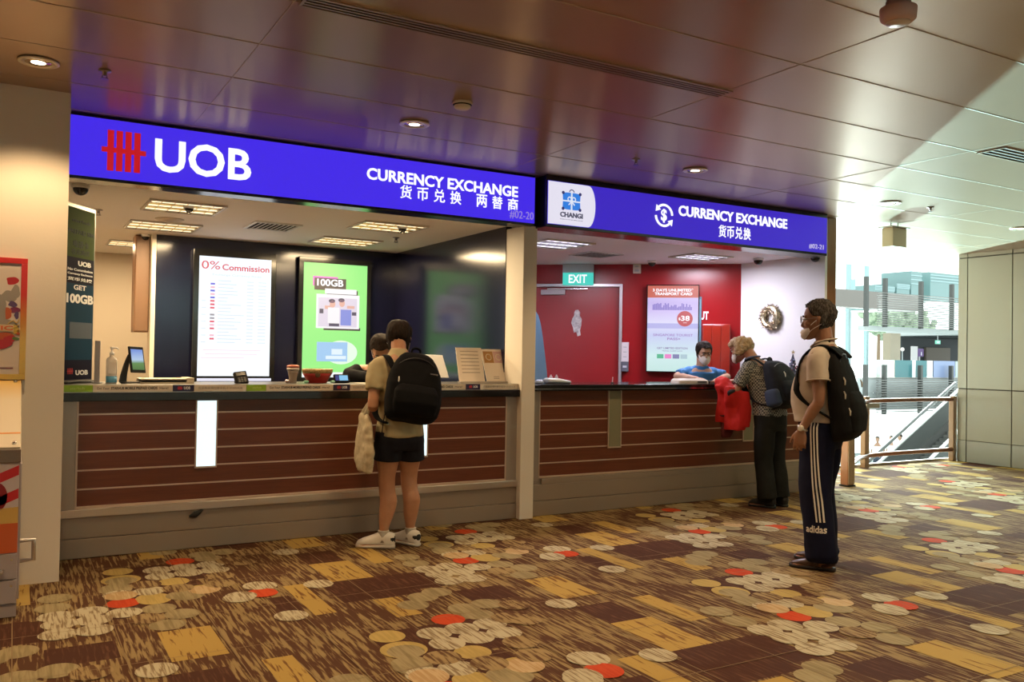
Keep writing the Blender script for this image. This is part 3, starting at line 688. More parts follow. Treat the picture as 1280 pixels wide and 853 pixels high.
# tall turned banner light box at the left end
a, b = ony(81,250,6.55), ony(118,262,6.86)
A_ = V((a.x+.005, 6.55, 1.15)); B_ = V((ony(118,370,6.88).x, 6.88, 1.15)); ax = (B_-A_); L_ = ax.length; ax.normalize(); nb = ax.cross(Z)
zt = ony(82,250,6.55).z
bn = thing('banner_stand', 'tall narrow green and blue advert banner standing on the counter end', 'banner', (A_+B_)/2)
MB().obox((A_+B_)/2+Z*((zt-1.15)/2)-nb*.022, ax*(L_/2), nb*.02, Z*((zt-1.15)/2)).build('frame', mat('banner_frame', (.28,.26,.23), .35, .6), bn, bevel=.006)
def ban(z0, z1, m, nm='panel', u0=.05, u1=.95, off=.001):
    return MB().obox(A_+ax*(L_*(u0+u1)/2)+Z*((z0+z1)/2-1.15)+nb*off, ax*(L_*(u1-u0)/2), nb*.0012, Z*((z1-z0)/2)).build(nm, m, bn)
H_ = zt-1.15; zz = lambda f: 1.15+H_*f
ban(zz(.70), zz(.975), mat('banner_green', (.040,.066,.010), .8, spec=.1)); ban(zz(.555), zz(.70), mat('banner_navy', (.006,.005,.016), .8, spec=.1)); ban(zz(.13), zz(.555), mat('banner_teal', (.005,.036,.075), .8, spec=.1))  # banner colours darkened to include the shade under the long sign
ban(zz(.02), zz(.13), mat('banner_navy2', (.007,.006,.020), .8, spec=.1)); ban(zz(.25), zz(.34), mat('banner_photo', (.10,.12,.15), .8, spec=.1), 'picture', .2, .92, .003)
def bt(txt, f, h, m, u=.1, w=.8, bold=.02): return MB().text(txt, A_+ax*(L_*u)+Z*(H_*f)+nb*.004, ax, Z, L_*w, h, bold, depth=.001).build('lettering', m, bn)
bt('starhub', .895, .022, mat('banner_ink', (.012,.025,.005), .8), .2, .6); bt('PREPAID SIM', .83, .03, mat('banner_ink', 0), .1, .8); bt('电话卡', .755, .05, mat('banner_ink', 0), .25, .5); bt('在此购买', .715, .04, mat('banner_ink', 0), .2, .6)
bt('UOB', .655, .035, M_inkw, .42, .42, .04); bt('No Commission', .625, .018, M_inkw); bt('Currency Exchange', .60, .018, M_inkw); bt('货币兑换', .57, .024, M_inkw)
bt('GET', .52, .035, M_inkw, .3, .4); bt('100GB', .445, .065, M_inkw, .08, .86, .04); bt('UOB', .045, .035, M_inkw, .42, .4, .04)
g = MB()
for q in range(4): g.obox(A_+ax*(L_*(.18+.045*q))+Z*(H_*.068)+nb*.004, ax*.004, nb*.001, Z*.02)
g.obox(A_+ax*(L_*.245)+Z*(H_*.068)+nb*.0045, ax*.036, nb*.001, Z*.004); g.build('logo', M_inkr, bn)
MB().obox((A_+B_)/2+Z*.008, ax*(L_/2+.01), nb*.05, Z*.007).build('foot', M_blackm, bn, bevel=.003)
# acrylic slat holder
p0, p1 = ony(118,426,6.72), ony(123.5,480,6.72)
t = thing('card_holder', 'upright frosted plastic card holder beside the green banner', 'holder', (p1.x, 6.72, 1.15))
MB().box((p0.x+.005, 6.70, 1.1505), (p1.x+.004, 6.74, p0.z)).build('body', mat('frost', (.45,.40,.40), .25, alpha=.85), t, bevel=.004)
MB().box((p0.x-.01, 6.67, 1.1502), (p1.x+.02, 6.77, 1.158)).build('base', M_grey, t, bevel=.002)
# sanitizer pump bottle
p = ony(139,480,6.66); t = thing('pump_bottle', 'clear hand sanitizer pump bottle with blue liquid at the bottom', 'bottle', (p.x, 6.66, 1.15)); bc = V((p.x, 6.66, 1.15))
MB().lathe([(.001,.0),(.034,.0),(.036,.006),(.036,.16),(.03,.178),(.014,.188),(.013,.2),(.001,.2)], bc, 28).build('body', mat('bottle_clear', (.78,.72,.66), .15, alpha=.7), t, smooth=True)
MB().lathe([(.001,.004),(.0345,.004),(.0365,.008),(.0365,.052),(.001,.052)], bc, 28).build('liquid', mat('gel_blue', (.08,.28,.48), .2), t, smooth=True)
hd = MB(); hd.lathe([(.001,.2),(.016,.2),(.016,.218),(.006,.222),(.006,.24),(.012,.242),(.012,.256),(.001,.258)], bc, 18); hd.tube([bc+V((0,0,.249)), bc+V((.03,-.012,.25)), bc+V((.04,-.016,.242))], .005, 8)
hd.build('pump', M_whitep, t, smooth=True)
MB().box((bc.x-.024, bc.y-.0385, 1.22), (bc.x+.024, bc.y-.036, 1.30)).build('label_print', mat('label_pale', (.72,.68,.64), .5), t)
# tablet on its stand
p = ony(155,480,6.66); sc_ = V((p.x, 6.66, 1.15)); t = thing('tablet_stand', 'black tablet with a lit green and blue screen on a curved stand', 'tablet', sc_)
MB().loft([(sc_+V((.04,.0,.004)), V((.07,.01,0)), V((0,.055,0))), (sc_+V((.04,0,.012)), V((.065,.01,0)), V((0,.05,0)))], 28).build('foot', M_blackm, t, smooth=True)
MB().tube([sc_+V((-.008,.01,.01)), sc_+V((.0,.012,.07)), sc_+V((.018,.012,.15)), sc_+V((.035,.0,.2))], [.026,.022,.017,.015], 14, flat=.45, up=(0,1,0), sub=4).build('neck', M_blackm, t, smooth=True)
tc = V((ony(171,450,6.62).x, 6.62, ony(171,450,6.62).z)); tu = V((.14,-.0,1)).normalized(); tu = V((-.10,.22,.97)).normalized(); tr = V((.80,.55,.0)).normalized(); tr = (tr-tu*tr.dot(tu)).normalized(); tn = tr.cross(tu)
MB().obox(tc, tr*.062, tn*.007, tu*.095).build('tablet', M_black, t, bevel=.005)
sg = gradmat('tablet_picture', [(0,(.06,.16,.05)),(.35,(.10,.26,.08)),(.5,(.45,.62,.85)),(1,(.12,.25,.75))], tc.z-.08, tc.z+.08, emit=.9)
MB().obox(tc+tn*.0075, tr*.050, tn*.001, tu*.074).build('screen', sg, t)
# white tray box
p0, p1 = ony(173,473,6.75), ony(242,481,6.62); t = thing('document_tray', 'flat white document tray with a dark slot beside the tablet', 'tray', ((p0.x+p1.x)/2, 6.68, 1.15))
q = MB(); z0 = 1.1502; xa, xb = p0.x+.0, p1.x
q.box((xa,6.60,z0),(xb,6.86,z0+.008)); q.box((xa,6.60,z0+.026),(xb,6.86,z0+.034)); q.box((xb-.05,6.60,z0+.008),(xb,6.86,z0+.04)); q.box((xa,6.84,z0+.008),(xb-.05,6.86,z0+.026))
q.build('shell', mat('tray_cream', (.70,.60,.46), .5), t, bevel=.002)
MB().box((xa+.01,6.612,z0+.0085),(xb-.052,6.838,z0+.020)).build('drawer', M_blackm, t)
# card terminal
p = ony(301,474,6.62); c_ = V((p.x, 6.62, 1.19)); t = thing('card_terminal', 'black card payment terminal in front of the rate display', 'payment terminal', (p.x, 6.64, 1.15))
tr = V((.96,.1,.12)).normalized(); tu = V((-.12,.45,.88)); tu = (tu-tr*tu.dot(tr)).normalized(); tn = tr.cross(tu)
MB().obox(c_, tr*.048, tn*.018, tu*.05).build('body', M_black, t, bevel=.008)
MB().obox(c_+tn*.0186+tu*.026, tr*.034, tn*.001, tu*.014).build('display', mat('lcd', (.06,.07,.07), .15), t)
g = MB()
for i in range(3):
    for j in range(3): g.obox(c_+tn*.019+tr*(.022*(i-1))-tu*(.008+.014*j), tr*.008, tn*.0012, tu*.005)
g.build('keys', mat('key_grey', (.12,.12,.12), .4), t, bevel=.001)
MB().box((p.x-.035,6.62,1.1502),(p.x+.05,6.68,1.166)).build('cradle', M_blackm, t, bevel=.004)
# sweet jar with red lid
p = ony(365,480,6.64); bc = V((p.x+.006, 6.64, 1.15)); t = thing('sweet_jar', 'glass jar with red-rimmed lid beside the gold and red bowl', 'jar', bc)
MB().lathe([(.001,.0),(.026,.0),(.028,.006),(.03,.04),(.038,.08),(.042,.10),(.001,.10)], bc, 26).build('glass', mat('jar_glass', (.42,.33,.27), .12, alpha=.75), t, smooth=True)
MB().lathe([(.001,.006),(.022,.006),(.024,.07),(.001,.072)], bc, 20).build('contents', mat('jar_sweets', (.12,.06,.04), .5), t, smooth=True)
MB().lathe([(.001,.10),(.046,.10),(.048,.118),(.001,.12)], bc, 26).build('collar', mat('jar_collar', (.66,.58,.52), .3), t, smooth=True)
MB().lathe([(.001,.12),(.048,.12),(.047,.136),(.03,.142),(.001,.143)], bc, 26).build('cap', mat('jar_cap', (.42,.10,.06), .4), t, smooth=True)
o = MB().ball((bc.x-.05, 6.61, 1.1655), (.02,.02,.0155)).build('foil_sweet', mat('foil_pink', (.65,.45,.42), .2, .7), None, smooth=True); tag(o, 'small shiny foil ball lying beside the sweet jar', 'sweet')
# gold and red bowl
p = ony(396.5,480,6.66); bc = V((p.x, 6.66, 1.15)); t = thing('gift_bowl', 'red bowl with a woven gold rim and a dark emblem', 'bowl', bc)
ring = lambda r, z: (bc+Z*z, V((r,0,0)), V((0,r*.62,0)))
MB().loft([ring(.075,.0005), ring(.078,.004), ring(.105,.055), ring(.118,.078), ring(.112,.078), ring(.07,.012)], 32).build('bowl', mat('bowl_red', (.38,.02,.015), .35), t, smooth=True)
MB().loft([ring(.119,.078), ring(.124,.11), ring(.118,.112), ring(.112,.078)], 32).build('rim', noisemat('bowl_gold', (.30,.17,.05), (.62,.45,.22), 120, rough=.35, metal=.4), t, smooth=True)
MB().lathe([(.001,0),(.022,0),(.018,.005),(.001,.006)], bc+V((-.018,-.068,.066)), 14, 0, X, Z, -Y).build('emblem', mat('emblem_dark', (.10,.06,.02), .4), t)
for k, dx in enumerate((-.105, .105)):
    o = MB().loft([(bc+V((dx-.02,-.06,.013)), (0,.004,0), (0,0,.004)), (bc+V((dx-.012,-.06,.013)), (0,.014,0), (0,0,.010)), (bc+V((dx+.012,-.06,.013)), (0,.014,0), (0,0,.010)), (bc+V((dx+.02,-.06,.013)), (0,.004,0), (0,0,.004))], 12).build('wrapped_sweet', mat('mint', (.35,.75,.55), .3), None, smooth=True)
    tag(o, ('mint green wrapped sweet at the left foot of the red bowl', 'mint green wrapped sweet at the right foot of the red bowl')[k], 'sweet', 'wrapped sweets by the bowl')
# small screen terminal
p = ony(427,473,6.64); c_ = V((p.x, 6.64, 1.186)); t = thing('pin_pad', 'small black pad with a lit blue screen right of the red bowl', 'payment terminal', (p.x, 6.66, 1.15))
tr = V((1,.05,.0)).normalized(); tu = V((0,.42,.9)); tu = (tu-tr*tu.dot(tr)).normalized(); tn = tr.cross(tu)
MB().obox(c_, tr*.064, tn*.012, tu*.034).build('body', M_black, t, bevel=.005)
MB().obox(c_+tn*.0125+tr*.012, tr*.036, tn*.001, tu*.022).build('screen', mat('pad_blue', (.25,.60,.92), emit=.9), t)
MB().obox(c_+tn*.0125-tr*.042, tr*.014, tn*.001, tu*.022).build('logo_stripe', mat('pad_navy', (.04,.06,.35), emit=.6), t)
MB().box((p.x-.05,6.65,1.1502),(p.x+.05,6.72,1.162)).build('foot', M_blackm, t)
p = ony(458,480,6.62); o = MB().obox((p.x, 6.62, 1.1515), (.10,.02,0), (-.012,.06,0), (0,0,.001)).build('paper_sheet', mat('paper_white', (.75,.70,.62), .7)); tag(o, 'white sheet of paper lying by the young man on the left worktop', 'paper')
# back of a white display behind the rucksack
pa, pb = ony(523,443.5,6.86), ony(554.5,464.5,6.86)
t = thing('tilted_board', 'white tilted board standing behind the black rucksack on the counter', 'board', ((pa.x+pb.x)/2, 6.86, 1.15)); cz = (pa.z+1.19)/2; cx = (pa.x+pb.x)/2+.02
MB().obox((cx, 6.86, cz), (.115,-.01,-.002), (0,.006,0), (-.010,.05,(pa.z-1.19)/2)).build('board', mat('board_white', (.95,.95,.96), .4), t, bevel=.003)
MB().obox((cx, 6.92, 1.17), (.02,0,0), (0,.06,0), (0,0,.018)).build('foot', M_grey, t, bevel=.003)
MB().tube([(cx,6.93,1.175),(cx+.005,6.885,cz)], .010, 8).build('stem', M_grey, t)
# two leaflet stands
def leaflet(px0, px1, py0, py1, lb, picture):
    pa, pb = ony(px0, py0, 6.62), ony(px1, py1, 6.62); cx = (pa.x+pb.x)/2; hw = (pb.x-pa.x)/2; hz = (pa.z-1.152)/2
    t = thing('leaflet_stand', lb, 'leaflet stand', (cx, 6.63, 1.15), 0, 'leaflet stands on the left worktop')
    MB().obox((cx, 6.64, 1.152+hz), (hw,0,0), (0,.003,0), (-.012 if picture else 0,.045,hz)).build('leaflet', mat('leaflet_cream', (.85,.74,.62), .5), t)
    MB().obox((cx, 6.585, 1.158), (hw+.008,0,0), (0,.03,0), (0,0,.0065)).build('foot', mat('acrylic', (.62,.55,.48), .15, alpha=.8), t, bevel=.002)
    if picture:
        m1, m2 = mat('leaflet_gold', (.42,.20,.05), .5), mat('leaflet_pink', (.62,.38,.36), .5); zc_ = 1.152+hz*1.52; yq = 6.64+.045*.5-.0045
        up = V((-.012,.045,hz)).normalized()
        for k, m_ in ((-1, m1), (1, m2)):
            g = MB(); o3 = V((cx+k*hw*.45-.006, yq, zc_)); g.obox(o3, X*(hw*.43), Y*.0008, up*(hz*.36)); g.build('picture', m_, t)
            MB().torus(o3-Y*.002, hw*.24, .004, X, up, 20, 5).build('picture_ring', mat('leaflet_ring', (.75,.62,.45), .5), t)
    g = MB()
    for k in range(7 if not picture else 2):
        f = (.78-.2*k) if not picture else (-.75+.1*k)
        g.obox(V((cx, 6.64+.045*f-.0042, 1.152+hz+hz*f)), X*(hw*(.7 if not picture else .25)), Y*.0006, Z*.003)
    g.build('print_lines', mat('leaflet_ink', (.45,.36,.28), .6), t)
    return t
leaflet(573.5,604.5,434.5,480,'plain cream leaflet stand on the left worktop, second from the pillar',False)
leaflet(606.5,633,436.5,480,'leaflet stand with gold and pink pictures on the left worktop, beside the pillar',True)

# ================================================================== THE RED SHOP
def wbox(u0, u1, z0, z1, off, th): # on the slanting wall
    return MB().obox(WD((u0+u1)/2, (z0+z1)/2, off), DU*abs(u1-u0)/2, DN*(th/2), Z*abs(z1-z0)/2)
def uw(px, py, off=0.):
    p = onw(px, py, off); return (p-C0).dot(DU)+.109, p.z
d = thing('shop_door', 'red flush door in a silver frame under the exit sign', 'door', WD(2.07, 0, .02))
wbox(1.553, 2.638, .005, 2.235, .012, .02).build('leaf', mat('door_red', (.30,.006,.010), .3), d)
f = MB()
for (u0, u1, z0, z1) in ((1.513,1.548,.005,2.285),(1.513,2.67,2.25,2.285)): f.obox(WD((u0+u1)/2,(z0+z1)/2,.03), DU*(u1-u0)/2, DN*.03, Z*(z1-z0)/2)
f.build('frame', mat('door_silver', (.62,.58,.60), .3, .6), d, bevel=.003)
wbox(2.218, 2.518, 2.15, 2.212, .05, .05).build('closer', mat('closer_grey', (.60,.56,.60), .4), d, bevel=.006)
MB().obox(WD(2.188,2.222,.06), DU*.25, DN*.012, Z*.008).build('closer_arm', M_chrome, d)
# white paper cut-out stuck on the door
u, z = uw(720.5, 404, .03); g = MB(); o3 = WD(u, z, .026)
pl = [(-.03,.13),(-.015,.16),(.02,.165),(.045,.13),(.04,.09),(.065,.05),(.06,-.03),(.045,-.09),(.055,-.15),(.015,-.165),(.0,-.11),(-.03,-.12),(-.045,-.05),(-.065,.0),(-.05,.06),(-.03,.09)]
g.prism(pl, o3, -DU, Z, .003); o = g.build('paper_cutout', noisemat('cutout_white', (.75,.72,.72), (.40,.36,.38), 18, rough=.6), None); tag(o, 'white paper figure cut-out stuck on the red door', 'cut-out')
# exit sign
ua, zt = uw(704,341.5,.08); ub, zb = uw(741.5,356.5,.08)
t = thing('exit_sign', 'green lit exit sign above the red door', 'exit sign', WD((ua+ub)/2, (zt+zb)/2, .08))
wbox(ub, ua, zb, zt, .08, .07).build('case', mat('exit_green', (.055,.62,.52), emit=1.), t)
MB().text('EXIT', WD((ua+ub)/2, zb+.022, .1155), -DU, Z, (ua-ub)*.60, (zt-zb)-.045, .018, align='c', depth=.002).build('lettering', M_signwhite, t)
wbox(ub-.005, ua+.005, zt, ZS-.002, .075, .05).build('bracket', mat('exit_bracket', (.42,.44,.46), .45), t, bevel=.003)
# sensor box, handset, poster screens
ua, zt = uw(791.5,330.5,.03); ub, zb = uw(801,342,.03)
t = thing('wall_sensor', 'small beige sensor box high on the red wall', 'sensor', WD((ua+ub)/2, zb, .03))
wbox(ub, ua, zb, zt, .03, .055).build('case', mat('sensor_beige', (.62,.54,.46), .5), t, bevel=.004)
wbox(ub+.02, ua-.02, zb+.02, zb+.045, .0585, .003).build('grille', M_grey, t); wbox(ub+.025, ua-.025, zt-.035, zt-.022, .0585, .003).build('label_strip', M_grey, t)
ua, zt = uw(777,428,.04); ub, zb = uw(785.5,465,.04)
t = thing('wall_handset', 'white wall intercom with dark lower half beside the door frame', 'intercom', WD((ua+ub)/2, zb, .04))
zm = zb+(zt-zb)*.34; wbox(ub, ua, zm, zt, .035, .05).build('body', mat('handset_white', (.68,.62,.64), .4), t, bevel=.005)
wbox(ub, ua, zb, zm, .035, .06).build('reader', mat('handset_dark', (.10,.10,.13), .3), t, bevel=.005)
g = MB()
for k in range(3): g.obox(WD((ua+ub)/2, zm+(zt-zm)*(.25+.25*k), .0605), DU*.022, DN*.001, Z*.004)
g.build('slot', M_grey, t); wbox(ub+.02, ua-.02, zb+.05, zb+.075, .0655, .002).build('reader_light', mat('handset_light', (.6,.62,.7), .4), t)
ua, zt = uw(809.8,357.3,.10); ub, zb = uw(871.8,465.2,.10); Wd, Hd = ua-ub, zt-zb
t = thing('poster_screen', 'lit transport card poster screen on the red wall', 'screen', WD((ua+ub)/2, zb, .08))
wbox(ub-.012, ua+.012, zb-.012, zt+.012, .065, .06).build('casing', M_blackg, t, bevel=.004)
face = gradmat('poster_picture', [(0,(.55,.78,.74)),(.18,(.62,.82,.82)),(.42,(.56,.60,.86)),(.56,(.72,.70,.92)),(.70,(.62,.52,.86)),(.80,(.55,.45,.80)),(1,(.70,.60,.88))], zb, zt, emit=1.)
wbox(ub, ua, zb, zt, .097, .004).build('display', face, t)
def WS(g, u0, v0, u1, v1, d=.0005): g.obox(WD(ua-Wd*(u0+u1)/2, zt-Hd*(v0+v1)/2, .099+d), DU*(Wd*(u1-u0)/2), DN*.0005, Z*(Hd*(v1-v0)/2))
dsp(t, 'poster_header', e('brick', (.55,.10,.05)), lambda g: WS(g,0,0,1,.14))
def WT(g, body, u0, v1, wd, h, bold=.02, d=.0015): g.text(body, WD(ua-Wd*u0, zt-Hd*v1, .0985+d), -DU, Z, Wd*wd, Hd*h, bold, depth=.001)
dsp(t, 'lettering', M_signwhite, lambda g: (WT(g,'3 DAYS UNLIMITED*',.10,.068,.80,.034,.03), WT(g,'TRANSPORT CARD',.14,.112,.74,.034,.03)))
def sky(g):
    random.seed(5)
    for k in range(26): 
        u0 = .10+.03*k; h = random.uniform(.03,.085); WS(g, u0, .285-h, u0+.024, .285, .001)
dsp(t, 'poster_skyline', e('skyline', (.22,.16,.55)), sky)
dsp(t, 'poster_road', e('road', (.45,.44,.78)), lambda g: WS(g,.0,.44,1,.50))
dsp(t, 'poster_disc', e('disc_brick', (.52,.06,.06)), lambda g: g.prism([(Wd*.155*math.cos(q), Wd*.155*math.sin(q)) for q in [2*PI*k/28 for k in range(28)]], WD(ua-Wd*.74, zt-Hd*.385, .1015), -DU, Z, .001))
dsp(t, 'lettering', M_signwhite, lambda g: (WT(g,'$',.615,.405,.04,.034,.03,.004), WT(g,'38',.665,.41,.17,.06,.02,.004), WT(g,'only',.71,.44,.07,.016,.0,.004)))
dsp(t, 'lettering', e('poster_violet', (.30,.14,.48)), lambda g: (WT(g,'SINGAPORE TOURIST',.12,.59,.78,.028,.01), WT(g,'PASS+',.40,.635,.26,.028,.02)))
dsp(t, 'lettering', e('poster_plum', (.18,.10,.32)), lambda g: (WT(g,'GET LIMITED EDITION',.20,.74,.60,.022,.01), WT(g,'TRAVEL CARDS NOW',.30,.768,.40,.012,.0)))
for k, cc_ in enumerate(((.08,.45,.25),(.80,.22,.55),(.20,.20,.40),(.40,.55,.62))): dsp(t, 'poster_card', e('pcard%d' % k, cc_), lambda g, k=k: WS(g,.20+.155*k,.80,.33+.155*k,.85,.001))
ua2, zt2 = uw(868,371,.04); ub2, zb2 = uw(876.5,432,.04)
t = thing('side_board', 'dark blue-grey board edge showing behind the lit poster', 'board', WD((ua2+ub2)/2, zb2, .03))
wbox(ub2, ua2+.03, zb2, zt2, .016, .024).build('board', mat('board_teal', (.08,.16,.20), .3), t, bevel=.003)
wbox(ub2+.008, ua2, zb2+.03, zt2-.03, .0295, .002).build('face', mat('board_face', (.16,.30,.36), .25), t)
u, z = uw(893,400,.01); o = MB().text('OUT', WD(.648, z, .002), -DU, Z, .165, .10, .03, depth=.004).build('wall_lettering', M_whitep); tag(o, 'white letters on the red wall just right of the lit poster', 'lettering')
# glossy orange-red cabinet doors in the corner
t = thing('red_cabinet', 'low glossy orange-red cabinet in the corner by the white wall', 'cabinet', WD(.40, 0, .1))
M_oran = mat('cabinet_orange', (.27,.020,.011), .10, coat=.5)
wbox(.235, .555, .005, 1.80, .10, .16).build('carcass', mat('cabinet_red', (.24,.012,.008), .2), t, bevel=.004)
for k, (u0, u1) in enumerate(((.24,.34),(.345,.445),(.45,.55))): wbox(u0, u1, .02, 1.79, .188, .014).build('door', M_oran, t, bevel=.003)
# wreath on the white side wall
wc = onx(965.5,397,7.495); t = thing('tinsel_wreath', 'gold and silver tinsel wreath on the white side wall', 'wreath', wc)
g = MB(); random.seed(11); g.torus(wc-X*.035, .102, .032, Y, Z, 36, 8)
for k in range(560):
    a = random.random()*2*PI; q = random.random()*2*PI; dr = Y*math.cos(a)+Z*math.sin(a); n = dr*math.cos(q)-X*math.sin(q)*.8; p0 = wc-X*.03+dr*.108
    g.tube([p0+n*.015, p0+n*random.uniform(.035,.062)+V((random.uniform(-.01,.01),random.uniform(-.012,.012),random.uniform(-.012,.012)))], [.006,.002], 4, dome=False)
g.build('garland', noisemat('tinsel', (.25,.19,.10), (.70,.62,.45), 70, rough=.25, metal=.7), t)
for k in range(26):
    a = 2*PI*k/26+random.uniform(-.1,.1); dr = Y*math.cos(a)+Z*math.sin(a); MB().ball(wc-X*.072+dr*random.uniform(.075,.135), .010, 8).build('bauble', mat('bauble_gold', (.85,.75,.55), .15, 1.), t, smooth=True)
# small dressed tree at the end of the worktop
p = onx(991,463,7.42); tb = V((7.42, p.y, 1.143)); t = thing('table_tree', 'miniature decorated christmas tree on the right end of the black worktop', 'christmas tree', tb)
g = MB()
for k in range(5): z = .05+.048*k; r = .078-.013*k; g.lathe([(.004,z+.075),(r*.6,z+.03),(r,z),(r*.5,z+.006),(.004,z+.01)], tb, 18)
g.build('foliage', noisemat('tree_dark', (.015,.02,.03), (.05,.05,.10), 60, rough=.6), t)
MB().lathe([(.001,.001),(.03,.001),(.034,.05),(.001,.052)], tb, 16).build('pot', mat('pot_dark', (.10,.04,.04), .4), t, smooth=True)
bm_ = [mat('bauble_red', (.45,.05,.08), .2, .5), mat('bauble_blue', (.30,.32,.60), .2, .5), mat('bauble_pale', (.70,.62,.66), .2, .5)]
for k in range(30):
    f = k/30; a = k*2.4; r = (.078-.062*f); MB().ball(tb+V((r*math.cos(a), r*math.sin(a), .055+.21*f)), .009, 7).build('bauble', bm_[k % 3], t, smooth=True)
sp = [((.026 if k % 2 == 0 else .010)*math.sin(PI*k/5), (.026 if k % 2 == 0 else .010)*math.cos(PI*k/5)) for k in range(10)]
MB().prism(sp, tb+V((0,-.004,.335)), V((.87,-.5,0)), Z, .008).build('star', mat('star_gold', (.75,.6,.4), .25, .8), t)
# things on the right worktop
p = ony(692,479,6.62); bc = V((p.x, 6.62, 1.143)); t = thing('desk_dispenser', 'white low dispenser with two knobs on the right worktop by the pillar', 'dispenser', bc)
MB().loft([(bc+V((-.09,0,.022)), (0,.04,0), (0,0,.018)), (bc+V((-.07,0,.026)), (0,.055,0), (0,0,.0255)), (bc+V((.05,0,.024)), (0,.055,0), (0,0,.0235)), (bc+V((.16,0,.014)), (0,.05,0), (0,0,.0135)), (bc+V((.18,0,.012)), (0,.02,0), (0,0,.006))], 22, p=2.6).build('body', mat('dispenser_white', (.72,.74,.74), .35), t, smooth=True)
for dx in (-.03, .03): MB().lathe([(.001,.04),(.016,.04),(.014,.058),(.007,.066),(.006,.075),(.001,.076)], bc+V((dx,0,.005)), 16).build('knob', mat('knob_pale', (.70,.66,.74), .35), t, smooth=True)
p = ony(672,476,6.62); g = MB(); g.loft([(V((p.x+.0,6.60,1.1435)),(.045,0,0),(0,.04,0)), (V((p.x,6.60,1.165)),(.04,0,0),(0,.035,0)), (V((p.x+.01,6.60,1.18)),(.02,0,0),(0,.02,0))], 14)
o = g.build('tissue_pack', mat('tissue_pale', (.55,.62,.80), .6), None, smooth=True); tag(o, 'pale blue tissue pack beside the white dispenser at the pillar', 'tissue pack')
p = ony(765.5,478,6.62); t = thing('pen_holder', 'single white pen standing on the right worktop below the door frame', 'pen', (p.x, 6.62, 1.143))
MB().lathe([(.001,.0005),(.018,.0005),(.016,.010),(.001,.012)], (p.x,6.62,1.143), 14).build('base', M_blackm, t); MB().tube([(p.x,6.62,1.155),(p.x+.003,6.62,1.20)], .0045, 8).build('pen', M_whitep, t)
p = ony(862,475,6.60); bc = V((p.x, 6.60, 1.143)); t = thing('desk_printer', 'low cream machine on the right worktop in front of the blue-shirted clerk', 'printer', bc)
MB().loft([(bc+V((0,0,.001)), (.20,0,0), (0,.085,0)), (bc+V((0,0,.028)), (.195,0,0), (0,.08,0)), (bc+V((0,.01,.046)), (.17,0,0), (0,.065,0))], 28, p=6).build('body', mat('printer_cream', (.62,.56,.50), .45), t, bevel=.004)
MB().box((bc.x+.03, bc.y-.088, 1.152),(bc.x+.15, bc.y-.083, 1.165)).build('slot', M_blackm, t)
g = MB()
for k in range(6): q0 = bc+V((.20+.02*k,.02+.01*(k%3),.004+.006*(k%2))); g.tube([q0, q0+V((.07,.03*(k%2),.012)), q0+V((.13,.01,.004))], .007, 7, sub=3)
o = g.build('cable_heap', M_blackm, None, smooth=True); tag(o, 'heap of dark cables and pouch beside the cream machine', 'cables')
# blue feather-shaped board behind the pillar
y_ = 7.35; pts = [(664,392),(669,388),(673,394),(676,405),(679,425),(682,450),(684,470),(686,482),(664,482)]
b = MB(); P3 = [ony(px,py,y_) for px,py in pts]; b.prism([(q.x, q.z) for q in P3][::-1], (0,y_,0), X, Z, .03)
t = thing('blue_feather_board', 'pale blue curved board standing just right of the cream pillar', 'board', (P3[-1].x, y_, 1.1))
b.build('panel', mat('feather_blue', (.20,.36,.58), .5), t); MB().box((P3[-1].x-.05, y_-.08, .005), (P3[-2].x+.05, y_+.10, .03)).build('foot', M_blackm, t)
g = MB(); g.tube([(P3[-1].x+.02,y_+.045,.03),(P3[-1].x+.02,y_+.045,1.6)], .012, 8); g.build('pole', M_dsteel, t)
# ================================================================== INFORMATION DESK AT THE LEFT EDGE
kx, ky = .046, 5.144
M_lil = mat('desk_lilac_grey', (.42,.36,.37), .45)
k = thing('information_desk', 'lilac-grey desk with drawers and a sloped cream top at the left edge', 'desk', (-.6, 5.47, 0))
MB().box((-1.3, ky+.012, .07), (kx-.004, 5.82, .80)).build('carcass', M_lil, k, bevel=.003)
MB().box((-1.29, ky+.012, .003), (kx-.004, 5.80, .07)).build('plinth', M_lil, k)
# sloping side cheek and top
ck = MB(); ck.prism([(ky, .80), (5.822, .80), (5.822, 1.19), (ky, .865)], (kx, 0, 0), Y, Z, .02); ck.build('side_cheek', mat('desk_cheek', (.55,.48,.36), .5), k)
MB().box((-1.3, ky-.012, .80), (kx, ky+.012, .868)).build('front_lip', mat('desk_lip', (.20,.15,.11), .4), k, bevel=.003)
sl = V((0, 5.81-ky, 1.195-.872)).normalized(); sn = V((0, -sl.z, sl.y))
cs_ = V((-.63, (ky+5.81)/2, (.872+1.195)/2)); hl = (V((0,5.81,1.195))-V((0,ky,.872))).length/2
MB().obox(cs_, X*.672, sl*hl, sn*.008).build('sloped_top', gradmat('desk_top_print', [(0,(.62,.55,.44)),(.7,(.68,.60,.45)),(1,(.72,.47,.13))], .87, 1.2), k, bevel=.002)
MB().obox(cs_-sl*(hl*.62)+sn*.0086, X*.672, sl*.006, sn*.0006).build('top_stripe', mat('desk_orange', (.70,.26,.05), .5), k)
g = MB()
for f in (-.90, .94):
    o3 = V((kx-.032, cs_.y, cs_.z))+sl*(hl*f)+sn*.008; g.lathe([(.001,.010),(.010,.009),(.012,0),(.001,-.001)], o3, 14, 0, X, sl, sn)
g.build('bolt', M_chrome, k, smooth=True)
fp = MB().box((-1.29, ky, .335), (kx-.006, ky+.012, .798)).build('front_panel', mat('desk_panel_white', (.62,.54,.55), .5), k)
